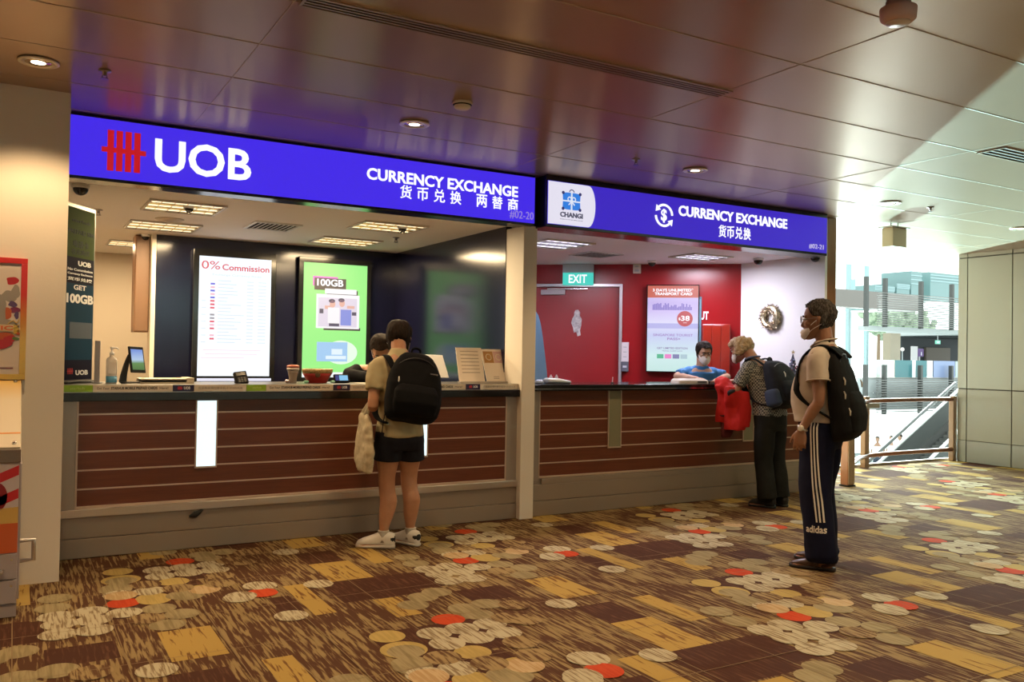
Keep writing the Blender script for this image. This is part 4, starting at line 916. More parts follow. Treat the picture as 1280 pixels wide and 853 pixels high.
def strip(nm, poly, m): MB().prism(poly, (0, ky-.0005, 0), X, Z, .001).build(nm, m, fp)
strip('printed_band', [(-1.29,.335),(kx-.006,.335),(kx-.006,.487),(-1.29,.487)], mat('print_orange', (.62,.11,.02), .5))
strip('printed_band', [(-1.29,.487),(kx-.006,.487),(kx-.006,.57),(-1.29,.50)], mat('print_yellow', (.68,.42,.10), .5))
for dz in (0, .12): strip('printed_stripe', [(-.4,.42+dz),(kx-.007,.615+dz),(kx-.007,.665+dz),(-.4,.47+dz)], mat('print_scarlet', (.58,.015,.02), .5))
strip('printed_fruit', [(-.06+.05*math.cos(q), .625+.075*math.sin(q)) for q in [2*PI*i/24 for i in range(24)]], mat('print_maroon', (.28,.008,.012), .5))
for j, (z0, z1) in enumerate(((.20,.330),(.075,.195))):
    dr = MB().box((-.62, ky-.004, z0), (kx-.006, ky+.012, z1)).build('drawer', M_lil, k, bevel=.003)
    if j == 0:
        h = MB(); hz = .245; h.tube([(-.26,ky-.004,hz),(-.26,ky-.035,hz),(-.025,ky-.035,hz),(-.025,ky-.004,hz)], .0105, 10); h.build('handle', M_steel, dr, smooth=True)
    MB().lathe([(.001,.003),(.006,.003),(.007,0),(.001,0)], (kx-.03, ky-.004, z1-.03), 12, 0, X, Z, -Y).build('lock', M_chrome, dr)
sd = MB().box((kx-.004, ky+.02, .09), (kx+.006, 5.80, .79)).build('side_door', M_lil, k, bevel=.002)
h = MB(); h.tube([(kx+.006,ky+.10,.375),(kx+.070,ky+.10,.375),(kx+.070,ky+.10,.27),(kx+.006,ky+.10,.27)], .0125, 10); h.build('handle', M_steel, sd, smooth=True)
# framed poster on the wall above
t = thing('framed_poster', 'food poster in a red to yellow frame on the white wall', 'poster', (-.5, 5.81, 1.2))
xr, zt, zb = .062, 1.914, 1.205; fw = .032
fm = gradmat('frame_print', [(0,(.62,.44,.10)),(.30,(.66,.46,.12)),(.50,(.58,.22,.04)),(.70,(.60,.03,.02)),(1,(.58,.02,.015))], zb, zt, .4)
f = MB()
for a, b in (((-1.1,zb),(xr,zb+fw)),((-1.1,zt-fw),(xr,zt)),((xr-fw,zb+fw),(xr,zt-fw)),((-1.1,zb+fw),(-1.1+fw,zt-fw))): f.box((a[0],5.796,a[1]),(b[0],5.823,b[1]))
f.build('frame', fm, t, bevel=.002)
MB().box((-1.08,5.806,zb+.02),(xr-.02,5.82,zt-.02)).build('sheet', mat('poster_paper', (.66,.58,.53), .45), t)
random.seed(21)
pal = [mat('art_%d' % i, c, .5) for i, c in enumerate(((.42,.02,.03),(.10,.06,.16),(.55,.38,.06),(.30,.27,.24),(.48,.10,.03),(.10,.18,.05),(.20,.03,.10)))]
art = [(-.015,1.78,.03,.026,0),(.005,1.72,.022,.035,3),(-.03,1.69,.04,.03,3),(-.01,1.645,.022,.018,1),(.002,1.61,.025,.020,6),(-.04,1.59,.03,.03,4),(.012,1.58,.012,.02,1),(-.03,1.52,.05,.035,3),(.006,1.50,.02,.026,2),(-.045,1.455,.04,.03,4),(-.02,1.44,.03,.022,0),(.008,1.445,.018,.010,5),(.018,1.475,.012,.009,4),(-.06,1.41,.05,.03,0),(-.12,1.6,.09,.10,3),(-.2,1.5,.08,.09,4),(-.25,1.68,.09,.06,2)]
for i, (ax_, az_, rx, rz, m_) in enumerate(art):
    ph = random.random()*6
    MB().prism([(ax_+rx*(1+.18*math.sin(3*q+ph))*math.cos(q), az_+rz*(1+.18*math.sin(2*q+ph))*math.sin(q)) for q in [2*PI*j/24 for j in range(24)]], (0,5.8055-.0002*i,0), X, Z, .0008).build('picture', pal[m_], t)
for q in range(3): MB().tube([(-.03+.015*q,5.8015,1.53-.03*q),(-.005+.01*q,5.8015,1.55-.035*q),(.012,5.8015,1.535-.02*q),(.024,5.8015,1.555-.03*q)], .0028, 6, sub=4).build('picture_line', mat('art_noodle', (.66,.46,.10), .5), t)
MB().box((-.3,5.8005,1.485),(-.002,5.8015,1.525)).build('word_box', mat('art_tag', (.60,.48,.30), .5), t)
MB().text('TASTIC', (-.23,5.8004,1.492), X, Z, .225, .026, .03, depth=.0008).build('lettering', mat('art_word', (.60,.12,.03), .5), t)
MB().box((-.4,5.8045,1.268),(-.0,5.8055,1.276)).build('print_line', mat('art_line', (.25,.10,.12), .5), t)

# ================================================================== RAILING AND ATRIUM
M_hand = mat('handrail_wood', (.20,.070,.030), .3)
def ribpost(px, py, lb, h, w_, dp, m):
    b0 = onz(px, py, 0); t = thing('railing_post', lb, 'post', (b0.x, b0.y, 0), 0, None)
    g = MB(); g.box((b0.x-w_, b0.y-dp, .004), (b0.x+w_, b0.y+dp, h)); g.build('shaft', m, t, bevel=.006)
    f = MB()
    for k in range(5): xx = b0.x-w_+2*w_*(k+.5)/5; f.box((xx-.006, b0.y-dp-.008, .03), (xx+.006, b0.y-dp, h-.02))
    f.build('rib', mat('post_rib', (.42,.30,.20), .4), t)
    MB().box((b0.x-w_-.008, b0.y-dp-.01, 0.002), (b0.x+w_+.008, b0.y+dp+.008, .02)).build('foot_plate', M_blackm, t); return b0
q1 = ribpost(1059, 608, 'ribbed wooden post behind the man in striped trousers', 1.05, .055, .05, mat('post_wood', (.36,.16,.075), .4))
t = thing('railing', 'wooden handrail and lower rail with glass in front of the atrium', 'railing', (10.2, 7.46, 0))
yR = 7.46
def rail(z, r): 
    MB().tube([(q1.x+.06, q1.y+.06, z), (9.0, 7.10, z-.005), (9.55, 7.40, z-.008), (9.9, yR, z-.004), (10.5, yR, z), (11.595, yR, z)], r, 12, sub=5, dome=False).build('rail', M_hand, t, smooth=True)
rail(.875, .030); rail(.165, .030)
for xx in (9.66, 11.54):
    MB().box((xx-.045, yR-.03, .002), (xx+.045, yR+.045, .93 if xx < 10 else .92)).build('post', mat('rail_post', (.30,.19,.12), .45), t, bevel=.006)
MB().box((9.60, yR-.06, .78), (9.86, yR-.035, .84)).build('bracket', M_steel, t, bevel=.003)
MB().box((9.72, yR+.036, .06), (11.49, yR+.046, .98)).build('glass_panel', mat('rail_glass', (.015,.022,.020), .03, alpha=.08), t)
MB().box((8.3, 7.545, -.02), (11.595, 7.575, .035)).build('kerb', M_dsteel, t)
# the hall beyond: lower floor, far gallery, screens of louvres, curtain wall mullions
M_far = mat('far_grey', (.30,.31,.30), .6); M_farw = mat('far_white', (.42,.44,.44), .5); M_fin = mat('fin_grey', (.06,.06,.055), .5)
w = MB(); w.box((8.4, 8.2, -4.0), (75, 60, -3.6)); struct(w.build('floor_lower', mat('lower_floor', (.34,.37,.36), .35)))
w = MB(); w.box((11.6, 7.56, -3.6), (11.8, 7.7, -.0)); struct(w.build('trim_4', M_farw))
YF = 36.
w = MB(); xg = ony(1112,433,YF+6).x; w.box((46.4, YF, -1.7), (70, YF+.5, .30)); w.box((xg, YF+.5, -.2), (70, YF+6.3, .30)); w.box((46.4, YF, 3.30), (70, YF+.5, 3.62)); w.box((xg, YF+.5, 3.30), (70, YF+6.3, 3.62)); struct(w.build('floor_gallery', M_farw))
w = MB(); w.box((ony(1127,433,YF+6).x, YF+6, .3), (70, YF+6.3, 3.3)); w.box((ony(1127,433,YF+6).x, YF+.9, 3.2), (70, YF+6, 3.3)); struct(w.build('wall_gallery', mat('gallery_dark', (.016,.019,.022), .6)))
w = MB(); w.box((ony(1113,433,YF+2).x, YF+2, .30), (ony(1125.5,433,YF+2).x, YF+2.6, 3.3)); struct(w.build('trim_5', mat('gallery_pier', (.30,.24,.17), .5)))
o = MB().box((ony(1158,433,YF+5.8).x, YF+5.8, .30), (ony(1188,433,YF+5.8).x, YF+5.98, 2.5)).build('door_1', mat('gallery_door', (.14,.11,.085), .6)); struct(o)
def farbox(name, lb, cat, a, b, m, z0=None):
    o = MB().box(a, b).build(name, m); tag(o, lb, cat); return o
p0, p1 = ony(1140,433,YF+3), ony(1147,452,YF+3)
t = thing('notice_board', 'upright pale noticeboard standing in the dark far gallery', 'panel', (p0.x, YF+3, .3)); MB().box((p0.x, YF+3, .31), (p1.x, YF+3.1, p0.z)).build('board', mat('notice_pale', (.5,.46,.46), .5), t); MB().box((p0.x-.05,YF+2.9,.302),(p1.x+.05,YF+3.2,.36)).build('foot', M_grey, t)
p0, p1 = ony(1148.5,436,YF+3), ony(1154.5,446,YF+3)
t = thing('gallery_poster', 'small violet poster stand beside the pale noticeboard in the far gallery', 'poster', (p0.x, YF+3, .3)); MB().box((p0.x, YF+3, p1.z), (p1.x, YF+3.08, p0.z)).build('sheet', mat('notice_violet', (.10,.04,.16), .5), t); MB().box((p0.x+.1,YF+3,.302),(p0.x+.16,YF+3.08,p1.z)).build('leg', M_grey, t)
MB().text('i', ((p0.x+p1.x)/2, YF+2.99, p1.z+.08), X, Z, .08, .24, .03, align='c').build('lettering', M_whitep, t)
p = ony(1173,428,YF+2); t = thing('exit_sign', 'tiny green exit sign in the dark gallery far across the atrium', 'exit sign', p)
MB().box((p.x-.24,YF+2,p.z-.13),(p.x+.24,YF+2.1,p.z+.13)).build('case', mat('far_exit', (.25,.85,.62), emit=1.1), t); MB().box((p.x-.02,YF+2.03,p.z+.13),(p.x+.02,YF+2.07,3.3)).build('bracket', M_grey, t)
MB().text('EXIT', (p.x, YF+1.995, p.z-.07), X, Z, .32, .14, .02, align='c').build('lettering', M_signwhite, t)
p = ony(1128,437,YF+1); t = thing('globe_lamp', 'white globe lamp on a thin pole in the far gallery', 'lamp', (p.x, YF+1, .3))
MB().ball((p.x,YF+1,p.z), .13, 14).build('globe', mat('globe_white', (.9,.9,.86), emit=1.), t, smooth=True); MB().tube([(p.x,YF+1,.302),(p.x,YF+1,p.z-.12)], .025, 8).build('pole', M_farw, t); MB().lathe([(.001,0),(.2,0),(.2,.04),(.001,.05)], (p.x,YF+1,.302), 16).build('foot', M_farw, t)
# glass balustrade of the gallery
t = thing('gallery_balustrade', 'glass balustrade with teal and pale blue panels along the far gallery', 'balustrade', (52, YF-.05, .3))
cols = [mat('bal_clear', (.80,.92,.90), .05, alpha=.35), mat('bal_teal', (.06,.20,.22), .2, alpha=.8), mat('bal_white', (.85,.88,.9), .3), mat('bal_blue', (.22,.27,.44), .3)]
for pa, pb, ci in ((1086,1118,0),(1119,1140,1),(1140.5,1144.5,2),(1145,1158,1),(1159,1165.5,2),(1167,1193.5,3),(1194.5,1215,0)):
    a, b = ony(pa,460,YF-.05), ony(pb,460,YF-.05); MB().box((a.x, YF-.06, .33), (b.x, YF-.03, 1.46)).build('glass_panel', cols[ci], t)
MB().box((46.6, YF-.10, .302), (66, YF, .335)).build('base_rail', M_dsteel, t)
# louvred screens: slats and fins
def louvres(name, lb, z0, z1, n, y, xa=46.9, xb=62.):
    t = thing(name, lb, 'louvre screen', ((xa+xb)/2, y, z0), 0, 'louvre screens across the atrium')
    g = MB()
    for k in range(n): z = z0+(z1-z0)*(k+.5)/n; g.box((xa, y-.08, z-.025), (xb, y+.08, z+.025))
    g.build('slats', mat('slat_grey', (.16,.155,.145), .5), t)
    for px in (1086, 1109.5, 1154.5, 1193): xx = ony(px, 440, y).x; MB().box((xx-.10, y+.1, z0-.1), (xx+.10, y+.35, z1+.9)).build('fin', M_fin, t)
louvres('louvre_screen', 'upper louvred screen with dark fins across the atrium', 3.64, 5.75, 15, YF-.6)
louvres('louvre_screen', 'lower louvred screen with dark fins below the far gallery floor', -1.9, .25, 14, YF-.6)
t = thing('gallery_beam', 'wide pinkish beam crossing behind the upper louvres', 'beam', (52, YF+7, 5))
MB().box((40, YF+7, 5.35), (62, YF+8, 6.65)).build('beam', mat('beam_pink', (.19,.165,.15), .6), t); MB().box((47.8,YF+6.9,5.30),(48.2,YF+7,6.7)).build('joint_cover', mat('beam_dark', (.16,.09,.06), .6), t)
t = thing('window_frame', 'tall pale mullions of the curtain wall left of the louvres', 'window frame', (47, YF+9, 0))
for px, wd in ((1062.5,.14),(1085,.12),(1068.5,.05)):
    xx = ony(px,400,YF+9).x; z1 = 12 if wd > .1 else ony(px,349,YF+9).z; z0 = -3.6 if wd > .1 else ony(px,362,YF+9).z; MB().box((xx-wd,YF+9,z0),(xx+wd,YF+9.3,z1)).build('mullion', mat('mullion_teal', (.30,.42,.44), .4), t)
MB().box((40,YF+9,9.0),(66,YF+9.2,9.25)).build('transom', mat('mullion_pale', (.6,.72,.72), .4), t); MB().box((40,YF+9,1.0),(49,YF+9.2,1.08)).build('transom', mat('mullion_pale', 0), t)
# teal blocks seen above the beam
for pa, pb, pt, pbm, lb in ((1094,1118,356,366,'low teal roof block above the louvres, left'),(1121,1137,354,363,'low grey-blue roof block above the louvres, middle'),(1139,1152,339,361,'tall teal glass block above the louvres'),(1163,1199,340,358,'wide teal glass block above the louvres beside the cream wall')):
    a, b = ony(pa,pt,YF+12), ony(pb,pbm,YF+12); t = thing('glass_block', lb, 'building', ((a.x+b.x)/2, YF+12, b.z), 0, 'teal blocks above the louvres')
    MB().box((a.x,YF+12,b.z-1.6),(b.x,YF+15,a.z)).build('wall', mat('block_teal', (.16,.25,.25), .3), t)
    g = MB()
    for k in range(1, 4): zz_ = b.z+(a.z-b.z)*k/4; g.box((a.x,YF+11.94,zz_-.04),(b.x,YF+12,zz_+.04))
    g.build('transom', mat('mullion_teal', 0), t)
# trees outside
for i, (px, py, r) in enumerate(((1098,400,2.0),(1127,399,1.9),(1154,401,1.2))):
    p = ony(px, py, YF+24); t = thing('leafy_tree', ('pale leafy tree behind the louvres, leftmost of three','pale leafy tree behind the louvres, middle of three','pale leafy tree behind the louvres, rightmost and smallest of three')[i], 'tree', (p.x, YF+24, -3.6), 0, 'trees outside the far windows')
    b = MB(); random.seed(40+i)
    for k in range(26): d_ = V((random.gauss(0,1),random.gauss(0,1),random.gauss(0,1))).normalized()*r*random.uniform(.3,1); b.ball(p+d_, r*random.uniform(.22,.38), 8)
    b.build('crown', noisemat('leaf_pale', (.14,.20,.13), (.34,.40,.28), 2.5, rough=.8), t); MB().tube([(p.x,YF+24,-3.6),(p.x+.1,YF+24,p.z)], [.25,.14], 8).build('trunk', mat('bark', (.2,.13,.08), .8), t)
# escalator
t = thing('escalator', 'glass-sided escalator with bright handrails rising to the right below the hall', 'escalator', (28.6, 19, -3.6))
A_, B_ = ony(1098,579,20), ony(1166,517,20); up = (B_-A_); C_ = B_+V((up.x*.55,0,up.z*.55)); A_ = A_-up*.35
A2, B2 = ony(1158,579,17.2), ony(1199,538,17.2); u2 = B2-A2; C2 = B2+u2*.8; A2 = A2-u2*.3
M_rail = mat('escalator_rail', (.88,.88,.84), .25)
for P0, P1, yv_ in ((A_, C_, 20.), (A2, C2, 17.2)):
    MB().tube([P0, P1], .05, 8).build('handrail', M_rail, t, smooth=True)
    dv = (P1-P0); n_ = V((-dv.z,0,dv.x)).normalized()
    MB().obox((P0+P1)/2-Z*.45, dv/2, Y*.03, Z*.38).build('side_glass', mat('escalator_glass', (.085,.09,.085), .6, spec=.2), t)
    MB().obox((P0+P1)/2-Z*1.0, dv/2, Y*.10, Z*.22).build('skirt', mat('escalator_skirt', (.09,.09,.085), .7, 0, spec=.2), t)
MB().tube([A_+V((-.35,0,.18)), C_+V((-.35,0,.18))], .06, 8).build('handrail', mat('rail_grey', (.12,.125,.12), .3), t, smooth=True)
g = MB(); n_ = 26
P0, P1 = A_+V((0,0,-1.1)), C_+V((0,0,-1.1))
for k in range(n_):
    q = P0+(P1-P0)*(k/n_); g.box((q.x, 17.4, q.z-.3), (q.x+(P1.x-P0.x)/n_, 19.8, q.z+(P1.z-P0.z)/n_))
g.build('steps', noisemat('step_grey', (.08,.08,.075), (.17,.17,.16), 3, (.5,.5,9), rough=.8, spec=.2), t)
MB().box((A_.x-1.2, 17.2, -3.6), (A_.x+.2, 20.1, A_.z-1.35)).build('lower_landing', M_dsteel, t)
t = thing('service_counter', 'long low white counter far below behind the escalator', 'counter', (31, 26, -3.6))
MB().box((26, 25.5, -3.599), (40, 26.3, -2.75)).build('front', mat('low_counter', (.55,.62,.62), .5), t); MB().box((25.9, 25.4, -2.75), (40.1, 26.4, -2.68)).build('worktop', mat('low_top', (.25,.30,.32), .3), t)

# ================================================================== LIGHTS
def light(name, kind, loc, energy, color, parent=None, **kw):
    l = bpy.data.lights.new(name, kind); l.energy = energy; l.color = color
    for k_, v_ in kw.items(): setattr(l, k_, v_)
    o = bpy.data.objects.new(name, l); COL.objects.link(o); o.location = loc; return o
WARM = (1, .66, .34)
spots = [(p.x, p.y) for p in LAMPS[:4]] + [(x, y) for y in (2.9, .4, -2.2) for x in (-2.4, 0, 2.4, 4.8, 7.2, 9.8)] + [(-2.4, 5.3), (9.8, 5.4)]
for x, y in spots:
    light('downlight_lamp', 'SPOT', (x, y, ZC-.02), (104 if x < 6 else 52) if x < 8 else 26, WARM, spot_size=2.15, spot_blend=.45, shadow_soft_size=.06)
for (x, y) in ((1.14,7.25),(1.16,8.5),(1.13,10.1),(2.88,7.26),(2.9,8.48)):
    light('shop_lamp', 'AREA', (x, y, ZS-.045), 44, (1, .74, .42), size=.5)
for (x, y) in ((4.74,7.35),(6.6,7.28)):
    light('shop_lamp', 'AREA', (x, y, ZS-.045), 40, (.90, .86, 1), size=.5)
# sun thrown up from the bright lower hall onto the ceiling
so = light('reflected_sun', 'SPOT', (17.6, 17.9, -1.6), 150000, (.44, .86, .90), spot_size=.9, spot_blend=.3, shadow_soft_size=.12)
so.rotation_euler = (V((7.5, 4.2, 2.93))-so.location).to_track_quat('-Z', 'Y').to_euler()
hz = light('hazy_sun', 'SUN', (30, 40, 12), 28.0, (.84, 1, .95), angle=1.2)
hz.rotation_euler = V((-.62, -.72, -.36)).to_track_quat('-Z', 'Y').to_euler()
W_ = bpy.data.worlds.new('sky'); SC.world = W_; W_.use_nodes = True
W_.node_tree.nodes['Background'].inputs[0].default_value = (.86, 1, .98, 1); W_.node_tree.nodes['Background'].inputs[1].default_value = 2.6
# ================================================================== CAMERA
cd = bpy.data.cameras.new('camera'); cam = bpy.data.objects.new('camera', cd); COL.objects.link(cam)
cd.sensor_fit = 'HORIZONTAL'; cd.sensor_width = 36; cd.lens = FOC/1280*36; cd.clip_end = 300
Mx = Matrix((CR, CU, -CF)).transposed().to_4x4(); Mx.translation = CAM; cam.matrix_world = Mx
SC.camera = cam
SC.view_settings.view_transform = 'Standard'; SC.view_settings.look = 'None'; SC.view_settings.gamma = 1; SC.view_settings.use_curve_mapping = False
SC.view_settings.exposure = 0
SC.cycles.use_denoising = True
SC.cycles.max_bounces = 8; SC.cycles.diffuse_bounces = 4; SC.cycles.transparent_max_bounces = 12
SC.cycles.sample_clamp_indirect = 6
# ================================================================== PEOPLE
HEAD = [  # z, half width, front y, back y  (chin at 0, crown at .23, ear axis at y = 0)
 (.000,.016,.078,.052),(.008,.030,.088,.030),(.022,.042,.092,.006),(.042,.052,.093,-.024),(.064,.059,.092,-.050),(.085,.064,.091,-.070),
 (.104,.067,.089,-.084),(.120,.070,.087,-.093),(.138,.073,.092,-.099),(.158,.0745,.091,-.101),(.178,.073,.084,-.098),(.198,.065,.068,-.086),(.214,.050,.046,-.064),(.225,.030,.020,-.038),(.230,.008,-.004,-.014)]
def head_ring(z):
    for a, b in zip(HEAD, HEAD[1:]):
        if a[0] <= z <= b[0]:
            t = (z-a[0])/(b[0]-a[0]); return [a[i]*(1-t)+b[i]*t for i in range(1, 4)]
    return list(HEAD[-1][1:]) if z > .2 else list(HEAD[0][1:])
def head_pt(z, ang, off=0.):
    """point on the head; ang 0 = front (+y), increasing to the right (+x)"""
    hw, fy, by = head_ring(z); cy, ry = (fy+by)/2, (fy-by)/2
    n = V((math.sin(ang)*hw, math.cos(ang)*ry, 0)); d = V((math.sin(ang)/max(hw,.01), math.cos(ang)/max(ry,.01), 0)).normalized()
    return V((0, cy, z)) + n + d*off
class HeadFrame:
    def __init__(s, chin, yaw=0., pitch=0., roll=0., k=1.):
        s.M = Matrix.Translation(V(chin)) @ Matrix.Rotation(yaw, 4, 'Z') @ Matrix.Rotation(-pitch, 4, 'X') @ Matrix.Rotation(roll, 4, 'Y') @ Matrix.Diagonal((k, k, k, 1))
    def __call__(s, p): return s.M @ V(p)
def add_head(mb, F):
    h = MB(); h.loft([(V((0,(f+b)/2,z)), (hw,0,0), (0,(f-b)/2,0)) for z, hw, f, b in HEAD], 28, p=2.15)
    h.loft([(V((0,.086,.122)), (.009,0,0), (0,.006,0)), (V((0,.094,.108)), (.010,0,0), (0,.009,0)), (V((0,.102,.088)), (.014,0,0), (0,.013,0)), (V((0,.100,.078)), (.016,0,0), (0,.011,0)), (V((0,.092,.070)), (.010,0,0), (0,.006,0))], 12)
    for s in (-1, 1):
        h.ball((.011*s,.098,.080), (.0075,.010,.007), 10)                       # nostril wings
        h.loft([(V((.069*s,.004,.086)), (.006,0,0), (0,.006,0)), (V((.076*s,-.004,.098)), (.006*s,.004,0), (0,.012,0)), (V((.082*s,-.010,.118)), (.006*s,.005,0), (0,.018,0)), (V((.081*s,-.012,.136)), (.006*s,.005,0), (0,.016,0)), (V((.074*s,-.006,.146)), (.004,0,0), (0,.008,0))], 12)
        h.ball((.030*s,.080,.139), (.026,.012,.007), 10)                        # brow
        h.ball((.046*s,.066,.096), (.020,.018,.018), 10)                        # cheek
    h.ball((0,.090,.055), (.024,.008,.0055), 12); h.ball((0,.089,.045), (.021,.009,.0065), 12)   # lips
    h.ball((0,.084,.016), (.022,.012,.014), 12)
    h.xf(F.M); mb.add(h.v, h.f)
def add_hand(mb, w, d, n, t, curl=(.25,.35,.3), L=1., thumb=.5):
    """w wrist, d finger direction, n palm side, t thumb side"""
    w, d = V(w), V(d).normalized(); n = (V(n)-d*V(n).dot(d)).normalized(); t = V(t); t = (t-d*t.dot(d)-n*t.dot(n)).normalized()
    mb.loft([(w-d*.02, t*.024*L, n*.020*L), (w+d*.012*L, t*.028*L, n*.018*L), (w+d*.045*L, t*.038*L, n*.016*L), (w+d*.075*L, t*.041*L, n*.014*L), (w+d*.092*L, t*.039*L, n*.011*L)], 16, p=2.5)
    for k, (o, ln) in enumerate(((.031,.070),(.0105,.079),(-.0105,.073),(-.031,.057))):
        p = w+d*((.086 if k in (1,2) else .080)*L)+t*(o*L); a = 0.; pts = [p-d*.012*L, p]; dd = (d+t*(o*1.2)).normalized()
        for q, fr in enumerate((.45,.31,.24)):
            a += curl[q]*(1+.12*k); p = p+(dd*math.cos(a)+n*math.sin(a))*(ln*fr*L); pts.append(p)
        mb.tube(pts, [.0088*L,.0088*L,.0082*L,.0076*L,.0066*L], 9)
    p = w+d*(.024*L)+t*(.024*L); dd = (d*.75+t*.62+n*.35).normalized(); e = (d*.95+t*.15+n*thumb).normalized()
    mb.tube([p, p+dd*.032*L, p+dd*.032*L+(dd+e).normalized()*.030*L, p+dd*.032*L+(dd+e).normalized()*.030*L+e*.026*L], [.014*L,.012*L,.0100*L,.0080*L], 9)
def add_foot(mb, ank, ang, L=.25):
    """bare foot under an ankle; ang = heading of the toes (0 = +y)"""
    f = V((math.sin(ang), math.cos(ang), 0)); r = V((f.y, -f.x, 0)); a = V((ank[0], ank[1], 0))
    prof = [(-.065,.022,.045),(-.045,.032,.062),(0.,.034,.085),(.05,.036,.070),(.10,.041,.050),(.145,.044,.034),(.175,.036,.026),(.188,.018,.018)]
    k = L/.253
    mb.loft([(a+f*(y*k)+Z*(.006+h/2), r*w, Z*(h/2)) for y, w, h in prof], 16, p=2.4)
def torso_rings(tr): return [(V(c), V(a), V(b)) for c, a, b in tr]
def make_person(root, J, skin, voxel=.0055):
    b = MB(); F = J['head']
    add_head(b, F)
    b.loft([(V(c), (rx,0,0) if not isinstance(rx, V) else rx, (0,ry,0) if not isinstance(ry, V) else ry) for c, rx, ry in J['torso']], 28, p=2.3)
    nk = J['neck']; b.tube(nk, [.062,.056,.056][:len(nk)] if len(nk) < 4 else .056, 16, sub=4)
    for s in (0, 1):
        sh, el, wr = [V(p) for p in J['arm'][s]]
        b.tube([sh+V((.08 if sh.x < 0 else -.08,0,.01)), sh, (sh*.55+el*.45), el, el*.68+wr*.32, el*.25+wr*.75, wr], [J.get('ar',.046)*1.05,J.get('ar',.046)*1.1,J.get('ar',.046)*.93,.037,.039,.030,.025], 16, sub=3)
        add_hand(b, wr, *J['hand'][s][:3], **(J['hand'][s][3] if len(J['hand'][s]) > 3 else {}))
        hp, kn, an = [V(p) for p in J['leg'][s]]
        fw = V((math.sin(J['foot'][s]), math.cos(J['foot'][s]), 0))
        lw = J.get('lw', 1.)
        b.tube([hp-Z*.02, hp*.6+kn*.4, kn+Z*.07, kn, kn*.8+an*.2-fw*.010, kn*.66+an*.34-fw*.022, kn*.4+an*.6-fw*.010, an*.85+kn*.15, an-Z*.03], [.083*min(lw,1.02),.075*lw,.054*lw,.051*lw,.050*lw,.054*lw,.046*lw,.034,.034], 18, sub=3)
        add_foot(b, an, J['foot'][s], J.get('fl', .25))
    me = remesh(b, voxel, 3, .5)
    return mobj('body', me, skin, root)
def hair_cap(root, F, m, hl, off=.012, rough=.006, seed=1, name='hair', zmin=None):
    """hl(ang) = hairline height above the chin; surface grid from hairline to crown, tucked into the skull at the edge"""
    na, nz = 72, 26; vs = []; fs = []
    for i in range(nz):
        t = i/(nz-1)
        for k in range(na):
            a = 2*PI*k/na-PI; z0 = hl(a); z = z0+(.229-z0)*t
            o = off*min(1, .2+t*9)*(1 if t < .9 else 1) - (.006 if i == 0 else 0)
            p = head_pt(z, a, o)
            if t > .72: p = p + V((0,0,off*.9*((t-.72)/.28)))
            q = F.M @ p; n = noise.noise(V((p.x*55+seed, p.y*55, p.z*22)))*rough + noise.noise(V((p.x*140+seed, p.y*140, p.z*50)))*rough*.5
            if i: q = q + (F.M.to_3x3() @ (p-V((0,-.005,.12)))).normalized()*n
            vs.append(q)
    for i in range(nz-1):
        for k in range(na): fs.append((i*na+k, i*na+(k+1) % na, (i+1)*na+(k+1) % na, (i+1)*na+k))
    fs.append(tuple((nz-1)*na+k for k in range(na)))
    o = MB().add(vs, fs).build(name, m, root, smooth=True, local=True); return o
def face_bits(root, F, hair_col, white=True):
    for s in (-1, 1):
        MB().ball((0,0,0), (.0125,.0110,.0075), 12).xf(F.M @ Matrix.Translation((.030*s,.0825,.121))).build('eye', mat('eye_white', (.42,.38,.34), .3), root, smooth=True, local=True)
        MB().ball((0,0,0), (.0058,.003,.0058), 10).xf(F.M @ Matrix.Translation((.030*s,.0922,.1205))).build('iris', mat('iris_dark', (.02,.012,.008), .2), root, smooth=True, local=True)
        MB().tube([F((.012*s,.096,.138)), F((.028*s,.0945,.143)), F((.046*s,.080,.138))], [.0035,.0042,.002], 6, sub=3).build('eyebrow', hair_col, root, smooth=True, local=True)
def face_mask(root, F, m, lo=-.004, hi=.100, off=.010):
    na, nz = 30, 16; vs = []; fs = []
    for lay in (0, 1):
        for i in range(nz):
            t = i/(nz-1)
            for k in range(na):
                u = k/(na-1)*2-1; a = u*1.28*(1-.20*abs(t-.5)**2*4); z = lo+(hi-lo)*t*(1-.10*u*u)+.012*u*u
                bulge = .016*(1-u*u)*math.sin(PI*min(1, t*.9+.15))
                p = head_pt(max(0, z), a, off+bulge-(.003 if lay else 0)); p.z = z; 
                if abs(u) < .25 and t > .6: p.y += .010*(1-abs(u)*4)
                vs.append(F(p))
    for lay in (0, 1):
        o = lay*na*nz
        for i in range(nz-1):
            for k in range(na-1): q = (o+i*na+k, o+i*na+k+1, o+(i+1)*na+k+1, o+(i+1)*na+k); fs.append(q if not lay else q[::-1])
    for i in range(nz-1):
        for k in (0, na-1): fs.append((i*na+k, (i+1)*na+k, na*nz+(i+1)*na+k, na*nz+i*na+k))
    for k in range(na-1):
        for i in (0, nz-1): fs.append((i*na+k, i*na+k+1, na*nz+i*na+k+1, na*nz+i*na+k))
    mk = MB().add(vs, fs).build('face_mask', m, root, smooth=True, local=True)
    for s in (-1, 1):
        g = MB()
        for z0, z1 in ((.085,.128),(.028,.088)):
            g.tube([F(head_pt(z0, 1.2*s, .010)), F(head_pt((z0+z1)/2, 1.42*s, .010)), F(V((.082*s,-.022,z1)))], .0016, 6, sub=3)
        g.build('ear_loop', mat('ear_loop_white', (.8,.8,.8), .6), root, local=True)
    return mk
def cloth(root, name, m, pieces, voxel=.008, it=6, disp=(9, .006)):
    b = MB()
    for fn in pieces: fn(b)
    return mobj(name, remesh(b, voxel, it, .5, disp), m, root)
